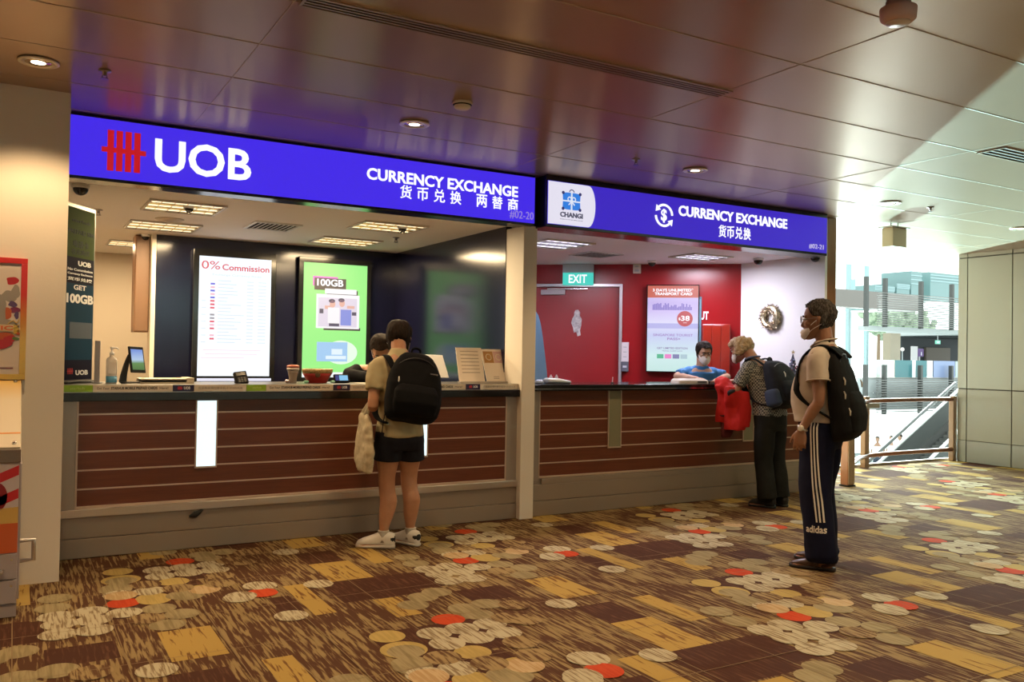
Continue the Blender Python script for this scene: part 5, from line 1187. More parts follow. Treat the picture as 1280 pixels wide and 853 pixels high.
def grow(tr, d, z0=None, z1=None):
    out = []
    for c, rx, ry in tr:
        if z0 is not None and c[2] < z0-1e-6: continue
        if z1 is not None and c[2] > z1+1e-6: continue
        out.append((V(c), V((rx+d,0,0)), V((0,ry+d,0))))
    return out
def shoe(root, ank, ang, m_up, m_sole, L=.29, style='sneaker', name='shoe', extra=None):
    f = V((math.sin(ang), math.cos(ang), 0)); r = V((f.y, -f.x, 0)); a = V((ank[0], ank[1], 0)); k = L/.29
    S = lambda prof: [(a+f*(y*k)+Z*z, r*w, Z*h) for y, w, z, h in prof]
    sole = MB(); sole.loft([(a+f*(y*k)+Z*.013, r*w, Z*.0125) for y, w in ((-.085,.018),(-.078,.032),(-.05,.038),(0,.037),(.06,.041),(.12,.048),(.165,.044),(.19,.030),(.202,.010))], 18, p=3.2)
    up = MB()
    if style == 'sneaker':
        up.loft(S([(-.084,.022,.062,.040),(-.07,.036,.060,.050),(-.03,.041,.064,.054),(.02,.041,.066,.054),(.06,.043,.058,.044),(.11,.048,.049,.033),(.155,.046,.041,.026),(.185,.030,.034,.018),(.198,.010,.028,.008)]), 20, p=2.5)
    elif style == 'loafer':
        up.loft(S([(.030,.038,.038,.026),(.06,.042,.042,.030),(.10,.046,.040,.026),(.145,.042,.034,.019),(.18,.026,.028,.012),(.198,.008,.022,.005)]), 20, p=2.4)
        up.tube([a+f*(-.01)-r*.040+Z*.032, a-f*.055*k-r*.030+Z*.045, a-f*.078*k+Z*.050, a-f*.055*k+r*.030+Z*.045, a+f*(-.01)+r*.040+Z*.032], .011, 8, sub=4, flat=1)
        up.tube([a+f*.03-r*.036+Z*.030, a+f*.02-r*.030+Z*.06, a+f*.022+Z*.075, a+f*.02+r*.030+Z*.06, a+f*.03+r*.036+Z*.030], .012, 8, sub=4)
    t = mobj(name, remesh(up, .005, 3), m_up, root)
    sole.build('sole', m_sole, t, smooth=True, local=True)
    if style == 'sneaker':
        g = MB(); g.loft(S([(-.086,.018,.066,.022),(-.074,.036,.066,.024),(-.060,.0395,.070,.018)]), 16, p=2.5); g.build('heel_tab', mat('heel_black', (.015,.015,.015), .5), t, smooth=True, local=True)
        g = MB()
        for q in range(5): y = (.045+.017*q)*k; g.tube([a+f*y-r*.024+Z*(.094-.006*q), a+f*(y+.004)+Z*(.099-.0075*q), a+f*y+r*.024+Z*(.094-.006*q)], .0035, 6, sub=2)
        g.build('laces', mat('lace_white', (.8,.78,.74), .7), t, local=True)
    return t
def sock(root, ank, m, h=.12, r=.040): return MB().lathe([(.001,.045),(r+.002,.045),(r,.08),(r,h-.006),(r+.002,h),(r-.006,h+.002)], (ank[0],ank[1],0), 20).build('sock', m, root, smooth=True, local=True)
def backpack(name, label, cat, root, M, w, d, h, m, pulls=(), pocket=True, voxel=.008, top=.72, strap_m=None, straps=(), side_pocket=None, group=None):
    """a worn rucksack: own Empty placed at its base; M maps pack space (x right, y to the front = wearer's back at 0, z up) to the wearer's frame"""
    W = root.matrix_basis @ M
    t = thing(name, label, cat, W.translation, 0, group); t.rotation_euler = W.to_euler()
    b = MB()
    pr = [(0,.62,.55),(.03,.80,.80),(.10,.94,1.),(.30,1.,1.),(.52,.98,.92),(.70,.90,.78),(.84,top,.62),(.93,top*.80,.48),(.98,top*.55,.32),(1.,top*.25,.14)]
    b.loft([(V((0,-d/2*q-.004,h*z)), V((w/2*s,0,0)), V((0,d/2*q,0))) for z, s, q in pr], 30, p=2.9)
    o = mobj('main_body', remesh(b, voxel, 5, .5, (10, .004)), m, t)
    if pocket:
        b = MB(); b.loft([(V((0,-d*.82*q-.01,h*z)), V((w*.40*s,0,0)), V((0,d*.28*q,0))) for z, s, q in ((.06,.7,.7),(.10,.94,.95),(.25,1.,1.05),(.40,.97,1.),(.50,.85,.86),(.55,.6,.6))], 26, p=3.)
        mobj('front_pocket', remesh(b, voxel, 5, .5, (12, .003)), m, t)
    g = MB(); g.tube([(-.03,-.02,h*.97),(-.03,-.025,h*1.04),(0,-.028,h*1.065),(.03,-.025,h*1.04),(.03,-.02,h*.97)], .009, 8, sub=4); g.build('top_loop', strap_m or m, t, smooth=True, local=True)
    z_ = MB(); pts = [V((w*.47*math.sin(a),-d*(.52+.10*math.cos(a)),h*(.50+.40*math.cos(a)))) for a in [(-1.9+3.8*k/20) for k in range(21)]]
    z_.tube(pts, .004, 6); z_.build('zip', mat('zip_dark', (.03,.03,.035), .35), t, local=True)
    for px_, py_, pz_ in pulls:
        q = MB(); q.tube([(px_,py_,pz_),(px_+.002,py_-.006,pz_-.02),(px_,py_-.004,pz_-.045)], [.004,.006,.0045], 7); q.build('zip_pull', mat('zip_pull_pale', (.6,.57,.52), .4), t, smooth=True, local=True)
    if side_pocket: 
        b = MB(); b.loft([(V((-w*.46,-d*.45,h*z)), V((.045*s,0,0)), V((0,d*.36*s,0))) for z, s in ((.03,.6),(.08,1),(.30,1),(.36,.9),(.38,.6))], 20, p=2.6); mobj('side_pocket', remesh(b, voxel, 4), side_pocket, t)
    Wi = W.inverted() @ root.matrix_basis
    for pts in straps:
        g = MB(); g.tube([Wi @ V(p) for p in pts], .030, 14, flat=.28, up=tuple(Wi.to_3x3() @ V((0,.35,1))), sub=5); 
        mobj('shoulder_strap', remesh(g, .005, 2), strap_m or m, t)
    return t
def skinmat(nm, a, b): return noisemat(nm, a, b, 14, rough=.5, lo=.3, hi=.7)

# ------------------------------------------------------------------ the man in striped track trousers (seen from his left side)
mr = thing('person', 'grey-haired person in pale polo shirt and navy striped track trousers, standing', 'person', (4.775, 4.030, 0), math.radians(24))
SK = skinmat('skin_tan', (.25,.11,.058), (.31,.145,.078))
tor = [((0,.0,.86),.165,.115),((0,.0,.94),.180,.130),((0,.015,1.02),.178,.145),((0,.03,1.10),.176,.155),((0,.035,1.18),.176,.155),((0,.022,1.27),.182,.142),((0,.005,1.36),.188,.122),((0,-.012,1.43),.170,.102),((0,-.02,1.475),.120,.080),((0,-.014,1.515),.068,.062)]
Fm = HeadFrame((0,.030,1.538), yaw=.20, pitch=.02, k=1.08)
Fm.M = Fm.M @ Matrix.Diagonal((1, .97, 1.06, 1))
Jm = dict(head=Fm, torso=tor, neck=[(0,-.018,1.44),(0,-.008,1.52),(0,.006,1.61)],
  arm=[((-.195,-.015,1.415),(-.240,-.045,1.135),(-.250,.062,.935)), ((.195,-.015,1.415),(.245,-.04,1.13),(.25,.06,.93))],
  hand=[((-.0,.14,-1),(1,.15,0),(.1,1,.1),dict(curl=(.30,.45,.35), L=1.06)), ((0,.14,-1),(-1,.15,0),(-.1,1,.1),dict(curl=(.3,.45,.35), L=1.06))],
  leg=[((-.095,0,.90),(-.105,.015,.50),(-.105,-.035,.085)), ((.095,.0,.90),(.11,.05,.50),(.115,.02,.085))], foot=[-.12,.14], ar=.048, fl=.26)
make_person(mr, Jm, SK)
M_polo = noisemat('polo_cream', (.50,.42,.35), (.58,.50,.42), 5, rough=.85, lo=.3, hi=.7, spec=.2)
def sl_(sh, el, f, r0, r1):
    sh, el = V(sh), V(el); sg = 1 if sh.x > 0 else -1
    return lambda b: b.tube([sh+V((-.10*sg,0,.012)), sh+V((-.045*sg,0,.008)), sh+V((.0*sg,0,-.012)), sh*.68+el*.32, sh*(1-f)+el*f], [r0*.86, r0*.94, r0*.93, (r0+r1)/2*.97, r1*.98], 20, sub=3, dome=False)
ps = [lambda b: b.loft([(V((0,.012,.978)),V((.198,0,0)),V((0,.160,0))),(V((0,.012,.99)),V((.200,0,0)),V((0,.162,0)))]+grow(tor, .016, 1.0, 1.45), 30, p=2.3),
      lambda b: b.loft([(V((0,-.016,1.42)),V((.175,0,0)),V((0,.108,0))),(V((0,-.016,1.465)),V((.130,0,0)),V((0,.090,0))),(V((0,-.012,1.50)),V((.085,0,0)),V((0,.076,0))),(V((0,-.008,1.525)),V((.072,0,0)),V((0,.070,0)))], 24),
      sl_(Jm['arm'][0][0], Jm['arm'][0][1], .56, .072, .074), sl_(Jm['arm'][1][0], Jm['arm'][1][1], .56, .072, .074)]
cloth(mr, 'polo_shirt', M_polo, ps, .008, 5, (8, .008))
g = MB(); g.tube([(-.066,-.035,1.535),(-.070,.02,1.515),(-.045,.062,1.495),(-.008,.078,1.475)], [.012,.014,.014,.008], 10, sub=4, flat=.5); g.tube([(.066,-.035,1.535),(.070,.02,1.515),(.045,.062,1.495),(.008,.078,1.475)], [.012,.014,.014,.008], 10, sub=4, flat=.5); g.tube([(-.066,-.035,1.535),(0,-.084,1.545),(.066,-.035,1.535)], .013, 10, sub=5, flat=.5)
mobj('collar', remesh(g, .004, 2), M_polo, mr)
for s in (0, 1):
    sh, el = V(Jm['arm'][s][0]), V(Jm['arm'][s][1]); q = sh*.45+el*.55; d_ = (el-sh).normalized(); u_ = d_.orthogonal().normalized(); MB().torus(q, .0745, .005, u_, d_.cross(u_), 28, 8).build('sleeve_hem', M_polo, mr, smooth=True, local=True)
M_trk = noisemat('track_navy', (.004,.0045,.017), (.008,.009,.028), 6, rough=.8, lo=.3, hi=.7, spec=.15)
def legcloth(hp, kn, an, r): 
    hp, kn, an = V(hp), V(kn), V(an)
    return lambda b: b.tube([hp+Z*.06, hp*.7+kn*.3, kn, kn*.5+an*.5, V((an.x, an.y, .085))], r, 22, sub=4, dome=False)
tp = [lambda b: b.loft([(V((0,.005,.80)),V((.170,0,0)),V((0,.120,0))),(V((0,.0,.88)),V((.188,0,0)),V((0,.135,0))),(V((0,.006,.96)),V((.190,0,0)),V((0,.142,0))),(V((0,.014,1.02)),V((.184,0,0)),V((0,.145,0)))], 30, p=2.3)]
for s in (0, 1): tp.append(legcloth(*Jm['leg'][s], [.110,.116,.104,.104,.104]))
trk = cloth(mr, 'track_trousers', M_trk, tp, .008, 5, (7, .010, .6))
for s in (0, 1):
    an = V(Jm['leg'][s][2]); MB().loft([(V((an.x,an.y-.0,.060)),V((.088,0,0)),V((0,.098,0))),(V((an.x,an.y,.085)),V((.098,0,0)),V((0,.108,0))),(V((an.x,an.y,.11)),V((.094,0,0)),V((0,.102,0)))], 24).build('trouser_cuff', M_trk, mr, smooth=True, local=True)
# three stripes and the lettering on the outer left leg, laid on the cloth
bv = BVHTree.FromPolygons([v.co.copy() for v in trk.data.vertices], [tuple(p.vertices) for p in trk.data.polygons])
def side_hit(y, z, off=.003):
    h = bv.ray_cast(V((-1, y, z)), V((1, 0, 0))); return (h[0]+V((-off, 0, 0))) if h[0] else V((-.2, y, z))
def stripe(y0, y1, wd):
    b = MB(); vs = []; n_ = 46
    for i in range(n_):
        t = i/(n_-1); z = .985-(.985-.33)*t; yy = y0+(y1-y0)*t**1.8
        vs += [side_hit(yy-wd/2, z), side_hit(yy+wd/2, z)]
    b.add(vs, [(2*i, 2*i+1, 2*i+3, 2*i+2) for i in range(n_-1)]); return b.build('side_stripe', mat('stripe_white', (.72,.66,.60), .6), mr, local=True)
for k in range(3): stripe(.016-.020*k, -.030-.021*k, .0095)
vs, fs = text_geo('adidas', .02); x0 = min(v[0] for v in vs); x1 = max(v[0] for v in vs); sc_ = .128/(x1-x0)
b = MB(); b.add([side_hit(.040-(v[0]-x0)*sc_, .262+v[1]*sc_*1.25) for v in vs], fs); b.build('lettering', mat('stripe_white', 0), mr, local=True, fix=False)
M_brn = mat('shoe_brown', (.055,.022,.014), .35)
for s in (0, 1): shoe(mr, Jm['leg'][s][2], Jm['foot'][s], M_brn, mat('sole_dark', (.02,.012,.01), .6), .30, 'loafer')
M_greyhair = noisemat('hair_grey', (.026,.022,.020), (.17,.15,.135), 90, (1,1,.4), .85, .45, .8, spec=.15)
def hlm(a):
    f = abs(a); return .192-.000*f if f < .75 else (.192-(f-.75)/.45*.055 if f < 1.2 else (.137 if f < 1.5 else max(.055, .137-(f-1.5)/.5*.080)))
hair_cap(mr, Fm, M_greyhair, hlm, .014, .010, 3)
g = MB(); random.seed(9)
for k in range(60):
    a = random.uniform(-.8,.8); p = head_pt(random.uniform(.196,.222), a, .008); q = p+V((random.uniform(-.012,.012), random.uniform(.002,.012), random.uniform(.006,.016))); g.tube([Fm(p), Fm((p+q)/2+V((0,0,.004))), Fm(q)], [.0045,.0035,.0015], 5)
g.build('hair_tuft', M_greyhair, mr, local=True)
face_bits(mr, Fm, M_greyhair)
face_mask(mr, Fm, mat('mask_white', (.72,.68,.64), .8), -.002, .062, .006)
M_gl = mat('glasses_frame', (.30,.27,.24), .3, .8); g = MB()
for s in (-1, 1):
    g.torus(Fm((.033*s,.106,.120)), .021, .0016, Fm.M.to_3x3() @ V((1,-.25*s,0)).normalized(), Fm.M.to_3x3() @ Z, 24, 6)
    g.tube([Fm((.056*s,.104,.122)), Fm((.078*s,.05,.124)), Fm((.084*s,-.012,.128))], .0018, 6)
g.tube([Fm((-.010,.113,.122)), Fm((0,.116,.125)), Fm((.010,.113,.122))], .0016, 6); gl = g.build('glasses', M_gl, mr, smooth=True, local=True)
for s in (-1, 1): MB().loft([(Fm((.033*s,.1095,.118)), Fm.M.to_3x3() @ V((.022,-.0055*s,0)), Fm.M.to_3x3() @ V((0,0,.022))), (Fm((.033*s,.1105,.118)), Fm.M.to_3x3() @ V((.022,-.0055*s,0)), Fm.M.to_3x3() @ V((0,0,.022)))], 20).build('lens', mat('lens_clear', (.9,.92,.92), .05, alpha=.18), gl, local=True)
wr_, el_ = V(Jm['arm'][0][2]), V(Jm['arm'][0][1]); d_ = (wr_-el_).normalized(); u_ = d_.cross(V((0,1,0))).normalized(); wq = wr_-d_*.012
wt = MB().torus(wq, .031, .006, u_, d_.cross(u_), 26, 8).build('watch', M_steel, mr, smooth=True, local=True)
side = V((-1,.1,0)); side = (side-d_*side.dot(d_)).normalized(); MB().lathe([(.001,0),(.021,0),(.021,.007),(.018,.010),(.001,.010)], wq+side*.029, 22, 0, d_, d_.cross(side), side).build('watch_face', mat('watch_pale', (.75,.72,.66), .25, .3), wt, smooth=True, local=True)
# his rucksack
Mb = Matrix.Translation((-.02,-.085,.855)) @ Matrix.Rotation(math.radians(-5), 4, 'X')
sp = lambda s: [(.105*s,-.15,1.42),(.115*s,-.085,1.478),(.118*s,-.02,1.495),(.122*s,.05,1.465),(.130*s,.105,1.40),(.150*s,.130,1.30),(.175*s,.118,1.20),(.198*s,.06,1.12),(.195*s,-.03,1.06),(.165*s,-.13,1.0)]
backpack('backpack', 'large black rucksack with pale zip pulls worn by the grey-haired person', 'backpack', mr, Mb, .38, .175, .645, mat('pack_black', (.007,.007,.008), .85, spec=.2, bump=(220,.15)),
  pulls=((-.155,-.135,.42),(-.172,-.135,.33),(-.160,-.155,.22),(-.178,-.10,.28),(.10,-.175,.40)), straps=[sp(-1), sp(1)], top=.74)

# ------------------------------------------------------------------ the young man at the lit counter (seen from behind)
br = thing('person', 'young person in olive tee and black shorts seen from behind, arm on the counter', 'person', (2.44, 5.83, 0), math.radians(-2))
SKB = skinmat('skin_warm', (.44,.205,.11), (.52,.26,.145))
tor = [((0,.0,.76),.150,.105),((0,.0,.83),.158,.112),((0,.004,.92),.146,.104),((0,.012,1.02),.142,.100),((0,.022,1.12),.156,.108),((0,.03,1.22),.168,.108),((0,.032,1.29),.170,.095),((0,.032,1.345),.135,.080),((0,.036,1.385),.085,.065),((0,.042,1.42),.054,.052)]
Fb = HeadFrame((.022,.120,1.372), yaw=-.55, pitch=.12, k=1.05)
Fb.M = Fb.M @ Matrix.Diagonal((1, 1, 1.07, 1))
Jb = dict(head=Fb, torso=tor, neck=[(0,.035,1.36),(.003,.066,1.42),(.010,.092,1.50)],
  arm=[((-.178,.025,1.30),(-.225,-.045,1.015),(-.130,.155,1.10)), ((.178,.03,1.30),(.235,.02,1.02),(.14,.24,1.12))],
  hand=[((.35,1,.10),(.3,.0,-1),(1,-.2,.2),dict(curl=(.35,.5,.4), L=.95)), ((-.3,1,.03),(-.1,.1,-1),(-1,-.2,0),dict(curl=(.25,.35,.3), L=.95))],
  leg=[((-.082,0,.80),(-.088,.015,.455),(-.115,-.012,.085)), ((.082,0,.80),(.088,.03,.455),(.098,.005,.085))], foot=[-1.02,-.42], ar=.046, fl=.24, lw=1.17)
make_person(br, Jb, SKB)
M_tee = noisemat('tee_olive', (.42,.35,.20), (.50,.42,.25), 5, rough=.85, lo=.3, hi=.7, spec=.2)
ps = [lambda b: b.loft([(V((0,.0,.795)),V((.178,0,0)),V((0,.130,0))),(V((0,.0,.81)),V((.178,0,0)),V((0,.130,0)))]+grow(tor, .016, .9, 1.35), 30, p=2.3),
      lambda b: b.loft([(V((0,.032,1.32)),V((.152,0,0)),V((0,.092,0))),(V((0,.034,1.365)),V((.112,0,0)),V((0,.078,0))),(V((0,.042,1.40)),V((.075,0,0)),V((0,.070,0))),(V((0,.052,1.432)),V((.062,0,0)),V((0,.062,0)))], 24),
      sl_(Jb['arm'][0][0], Jb['arm'][0][1], .60, .069, .066), sl_(Jb['arm'][1][0], Jb['arm'][1][1], .60, .069, .066)]
cloth(br, 'tee_shirt', M_tee, ps, .008, 5, (8, .009))
M_shorts = noisemat('shorts_black', (.006,.006,.011), (.013,.013,.020), 6, rough=.8, lo=.3, hi=.7, spec=.2)
tp = [lambda b: b.loft([(V((0,.0,.70)),V((.180,0,0)),V((0,.118,0))),(V((0,.0,.76)),V((.184,0,0)),V((0,.126,0))),(V((0,.0,.84)),V((.174,0,0)),V((0,.122,0)))], 30, p=2.3)]
for s in (0, 1):
    hp, kn = V(Jb['leg'][s][0]), V(Jb['leg'][s][1]); tp.append(lambda b, hp=hp, kn=kn: b.tube([hp+Z*.02, hp*.75+kn*.25, V((hp.x*.45+kn.x*.55, kn.y*.5, .622))], [.100,.106,.106], 22, sub=3, dome=False))
cloth(br, 'shorts', M_shorts, tp, .007, 4, (8, .006))
M_snk = mat('sneaker_white', (.85,.83,.78), .5)
for s in (0, 1):
    shoe(br, Jb['leg'][s][2], Jb['foot'][s], M_snk, mat('sole_white', (.70,.66,.60), .6), .285)
    sock(br, Jb['leg'][s][2], noisemat('sock_grey', (.45,.42,.38), (.62,.58,.52), 60, (1,1,6), rough=.9), .125)
M_dark = noisemat('hair_dark', (.010,.007,.005), (.040,.022,.014), 90, (1,1,.4), .8, .4, .75, spec=.2)
hls = lambda a: (.190 if abs(a) < .8 else (.190-(abs(a)-.8)/.5*.06 if abs(a) < 1.3 else (.130 if abs(a) < 1.55 else max(.022, .130-(abs(a)-1.55)/.4*.108))))
hair_cap(br, Fb, M_dark, hls, .016, .008, 5)
face_bits(br, Fb, M_dark); face_mask(br, Fb, mat('mask_white', 0), -.004, .095, .008)
Mb = Matrix.Translation((.012,-.092,.895)) @ Matrix.Rotation(math.radians(-6), 4, 'X') @ Matrix.Rotation(math.radians(9), 4, 'Y') @ Matrix.Rotation(math.radians(-8), 4, 'Z')
sp = lambda s: [(.095*s,-.10,1.29),(.105*s,-.035,1.352),(.108*s,.03,1.378),(.112*s,.09,1.345),(.122*s,.135,1.28),(.140*s,.150,1.18),(.162*s,.125,1.06),(.172*s,.05,.97),(.168*s,-.03,.92),(.14*s,-.10,.90)]
bp = backpack('backpack', 'black rucksack worn by the young person in shorts', 'backpack', br, Mb, .405, .22, .51, mat('pack_black2', (.005,.005,.006), .9, spec=.15, bump=(240,.12)),
  pulls=((-.135,-.185,.30),(-.128,-.18,.27)), straps=[sp(-1), sp(1)], top=.74)
MB().tube([(-.165,-.02,.06),(-.17,-.02,-.02),(-.168,-.015,-.09)], .010, 8, flat=.3).build('hanging_strap', mat('pack_black2', 0), bp, local=True)
MB().text('nonstop', (.085,-.1895,.345), X, Z, .055, .013, .02, depth=.002).xf(Matrix.Identity(4)).build('logo', mat('logo_grey', (.35,.33,.33), .5), bp, local=True)
MB().obox((-.075,-.050,.478), (.022,0,0), (0,.004,0), (0,.003,.008)).build('orange_tab', mat('tab_orange', (.45,.18,.04), .6), bp, local=True)
# his canvas bag hanging from the left forearm
el = br.matrix_basis @ (V(Jb['arm'][0][1])*.75+V(Jb['arm'][0][2])*.25)
tb = thing('tote_bag', 'beige canvas tote bag hanging from the left forearm of the young person', 'bag', (el.x-.035, el.y+.03, .545))
b = MB(); c0 = V((el.x-.045, el.y+.05, 0)); da = V((.06,1,0)).normalized(); db = V((1,-.06,0)).normalized()
b.loft([(c0+Z*z, da*w_, db*t_) for z, w_, t_ in ((.545,.140,.016),(.552,.160,.034),(.62,.162,.042),(.72,.158,.040),(.80,.146,.034),(.87,.125,.028),(.93,.095,.022),(.955,.07,.014))], 26, p=3.)
mobj('bag_body', remesh(b, .007, 3, .5, (9, .012)), noisemat('canvas_beige', (.50,.42,.28), (.60,.51,.35), 40, rough=.9, spec=.1), tb, local=False)
for s in (-1, 1):
    g = MB(); g.tube([c0+da*.06*1+db*(.012*s)+Z*.87, c0+da*.03+db*(.012*s)+Z*.96, V((el.x, el.y, el.z+.047)), c0-da*.02+db*(.012*s)+Z*.95, c0-da*.06+db*(.012*s)+Z*.87], .012, 8, flat=.3, sub=5, up=(.9,.3,.3)); g.build('handle', mat('canvas_strap', (.52,.44,.30), .9), tb, smooth=True)

# ------------------------------------------------------------------ the person with curly pale hair leaning on the right counter
lr = thing('person', 'person with curly blond-grey hair in checked shirt leaning on the right counter', 'person', (6.25, 5.88, 0), math.radians(10))
SKL = skinmat('skin_rose', (.36,.16,.095), (.43,.21,.13))
tor = [((0,.0,.76),.165,.120),((0,.01,.86),.170,.125),((0,.02,.95),.160,.118),((0,.045,1.06),.158,.115),((0,.08,1.16),.165,.115),((0,.125,1.26),.170,.108),((0,.155,1.33),.160,.094),((0,.18,1.375),.115,.076),((0,.205,1.41),.06,.056)]
Fl = HeadFrame((-.01,.300,1.375), yaw=.20, pitch=.28, k=.98)
Jl = dict(head=Fl, torso=tor, neck=[(0,.18,1.36),(-.003,.225,1.42),(-.008,.262,1.47)],
  arm=[((-.168,.15,1.31),(-.27,.225,1.07),(-.19,.46,1.168)), ((.168,.15,1.31),(.25,.28,1.09),(.12,.50,1.172))],
  hand=[((.45,1,.02),(0,0,-1),(1,-.2,0),dict(curl=(.15,.25,.2), L=.92)), ((-.5,1,.02),(0,0,-1),(-1,-.2,0),dict(curl=(.2,.3,.25), L=.92))],
  leg=[((-.085,.0,.80),(-.09,.02,.45),(-.085,-.03,.085)), ((.085,.0,.80),(.095,.0,.45),(.10,-.05,.085))], foot=[-.2,.15], ar=.045, fl=.235)
make_person(lr, Jl, SKL)
M_check = checkmat('gingham', (.030,.032,.036), (.30,.29,.25), 62)
ps = [lambda b: b.loft(grow(tor, .016, .86, 1.33), 30, p=2.3), lambda b: b.loft([(V((0,.15,1.31)),V((.165,0,0)),V((0,.10,0))),(V((0,.17,1.355)),V((.125,0,0)),V((0,.082,0))),(V((0,.20,1.405)),V((.074,0,0)),V((0,.068,0)))], 24),
      sl_(Jl['arm'][0][0], Jl['arm'][0][1], .70, .070, .066), sl_(Jl['arm'][1][0], Jl['arm'][1][1], .70, .070, .066)]
cloth(lr, 'checked_shirt', M_check, ps, .008, 5, (9, .006))
g = MB(); g.tube([(-.066,.19,1.415),(0,.145,1.425),(.066,.19,1.415),(.05,.255,1.395),(0,.28,1.38),(-.05,.255,1.395),(-.066,.19,1.415)], .014, 8, sub=4, flat=.6); mobj('collar', remesh(g, .005, 2), mat('collar_blue', (.10,.14,.25), .8), lr)
M_drk = noisemat('trousers_charcoal', (.010,.010,.009), (.020,.020,.018), 6, rough=.85, lo=.3, hi=.7, spec=.15)
tp = [lambda b: b.loft([(V((0,.005,.72)),V((.165,0,0)),V((0,.12,0))),(V((0,.0,.78)),V((.178,0,0)),V((0,.132,0))),(V((0,.008,.87)),V((.180,0,0)),V((0,.134,0))),(V((0,.025,.93)),V((.172,0,0)),V((0,.128,0)))], 30, p=2.3)]
for s in (0, 1): tp.append(legcloth(*Jl['leg'][s], [.098,.100,.086,.088,.094]))
cloth(lr, 'trousers', M_drk, tp, .008, 5, (7, .008, .6))
for s in (0, 1): shoe(lr, Jl['leg'][s][2], Jl['foot'][s], M_blackm, M_blackm, .265, 'sneaker')
M_blond = noisemat('hair_blond', (.30,.20,.10), (.62,.48,.30), 70, rough=.7, lo=.35, hi=.65)
b = MB(); random.seed(13)
for k in range(230):
    a = random.uniform(-PI, PI); z = random.uniform(.075 if abs(a) > 1.3 else .19, .226); p = head_pt(z, a, .016); b.ball(Fl(p), random.uniform(.018,.030), 7)
mobj('hair', remesh(b, .006, 2, .5, (60, .006)), M_blond, lr)
face_bits(lr, Fl, M_blond); face_mask(lr, Fl, mat('mask_white', 0), -.004, .095, .008)
Mb = Matrix.Translation((.0,-.080,.92)) @ Matrix.Rotation(math.radians(-15), 4, 'X')
sp = lambda s: [(.10*s,.0,1.33),(.11*s,.085,1.385),(.112*s,.15,1.402),(.115*s,.21,1.37),(.125*s,.245,1.29),(.145*s,.225,1.18),(.168*s,.15,1.07),(.172*s,.05,.99),(.14*s,-.04,.96)]
bp = backpack('backpack', 'dark navy rucksack with a pale piping line worn by the curly-haired person', 'backpack', lr, Mb, .42, .22, .47, mat('pack_navy', (.006,.008,.015), .8, spec=.25, bump=(220,.15)), pulls=((-.1,-.21,.32),), straps=[sp(-1), sp(1)], top=.78, side_pocket=mat('pack_blue', (.018,.035,.08), .6))
MB().tube([(-.12,-.225,.155),(0,-.245,.15),(.12,-.225,.155)], .004, 6, sub=3).build('piping', mat('piping_pale', (.65,.66,.68), .4), bp, local=True)
# the red jacket over the left forearm
wA, wB = lr.matrix_basis @ V(Jl['arm'][0][1]), lr.matrix_basis @ V(Jl['arm'][0][2])
jr = thing('jacket', 'red jacket with dark lining draped over the forearm of the curly-haired person', 'jacket', (wA.x-.02, wA.y+.04, .72))
dv = (wB-wA).normalized(); out = V((-.72,-.69,0)).normalized(); al = V((out.y,-out.x,0))
def drape(c, top, bot, w0, w1, t0, ph, sg=9):
    def fn(b):
        rg = []
        for k in range(sg):
            t = k/(sg-1); z = top+(bot-top)*t; w_ = w0+(w1-w0)*t; rg.append((V((c[0],c[1],0))+al*(.012*math.sin(ph+5*t))+out*(.010*math.sin(ph*2+7*t))+Z*z, al*(w_*(1+.10*math.sin(9*t+ph))), out*(t0*(1+.25*math.sin(7*t+ph)))))
        b.loft(rg, 22, p=2.2)
    return fn
cA, cB = wA*.55+wB*.45, wA*.2+wB*.8
pj = [lambda b: b.tube([wA+dv*.02+Z*.0, cA+Z*.008, cB+Z*.010, wB+Z*.004], [.055,.070,.068,.048], 18, sub=3),
      drape(wA+dv*.06+out*.035-al*.03, 1.13, .72, .070, .100, .032, .3), drape(wA+dv*.16+out*.030, 1.14, .78, .075, .090, .030, 1.7), drape(wA+dv*.02+out*.02-al*.10, 1.09, .75, .05, .072, .028, 2.9)]
b = MB()
for fn in pj: fn(b)
mobj('shell', remesh(b, .007, 5, .5, (11, .014, .5)), noisemat('jacket_red', (.42,.012,.012), (.55,.022,.018), 6, rough=.75, lo=.3, hi=.7, spec=.2), jr, local=False)
b = MB(); drape(wA+dv*.13+out*.01, .86, .64, .072, .050, .030, 1.2)(b); mobj('lining', remesh(b, .007, 5, .5, (11, .012, .5)), mat('jacket_lining', (.10,.008,.010), .8), jr, local=False)
b = MB(); b.tube([wA+dv*.03+out*.055-al*.01+Z*.01, wA+dv*.07+out*.075-al*.0-Z*.02, wA+dv*.08+out*.072-Z*.06], [.018,.028,.020], 12, sub=3); b.build('dark_cuff', mat('jacket_black', (.012,.010,.012), .7), jr, smooth=True)

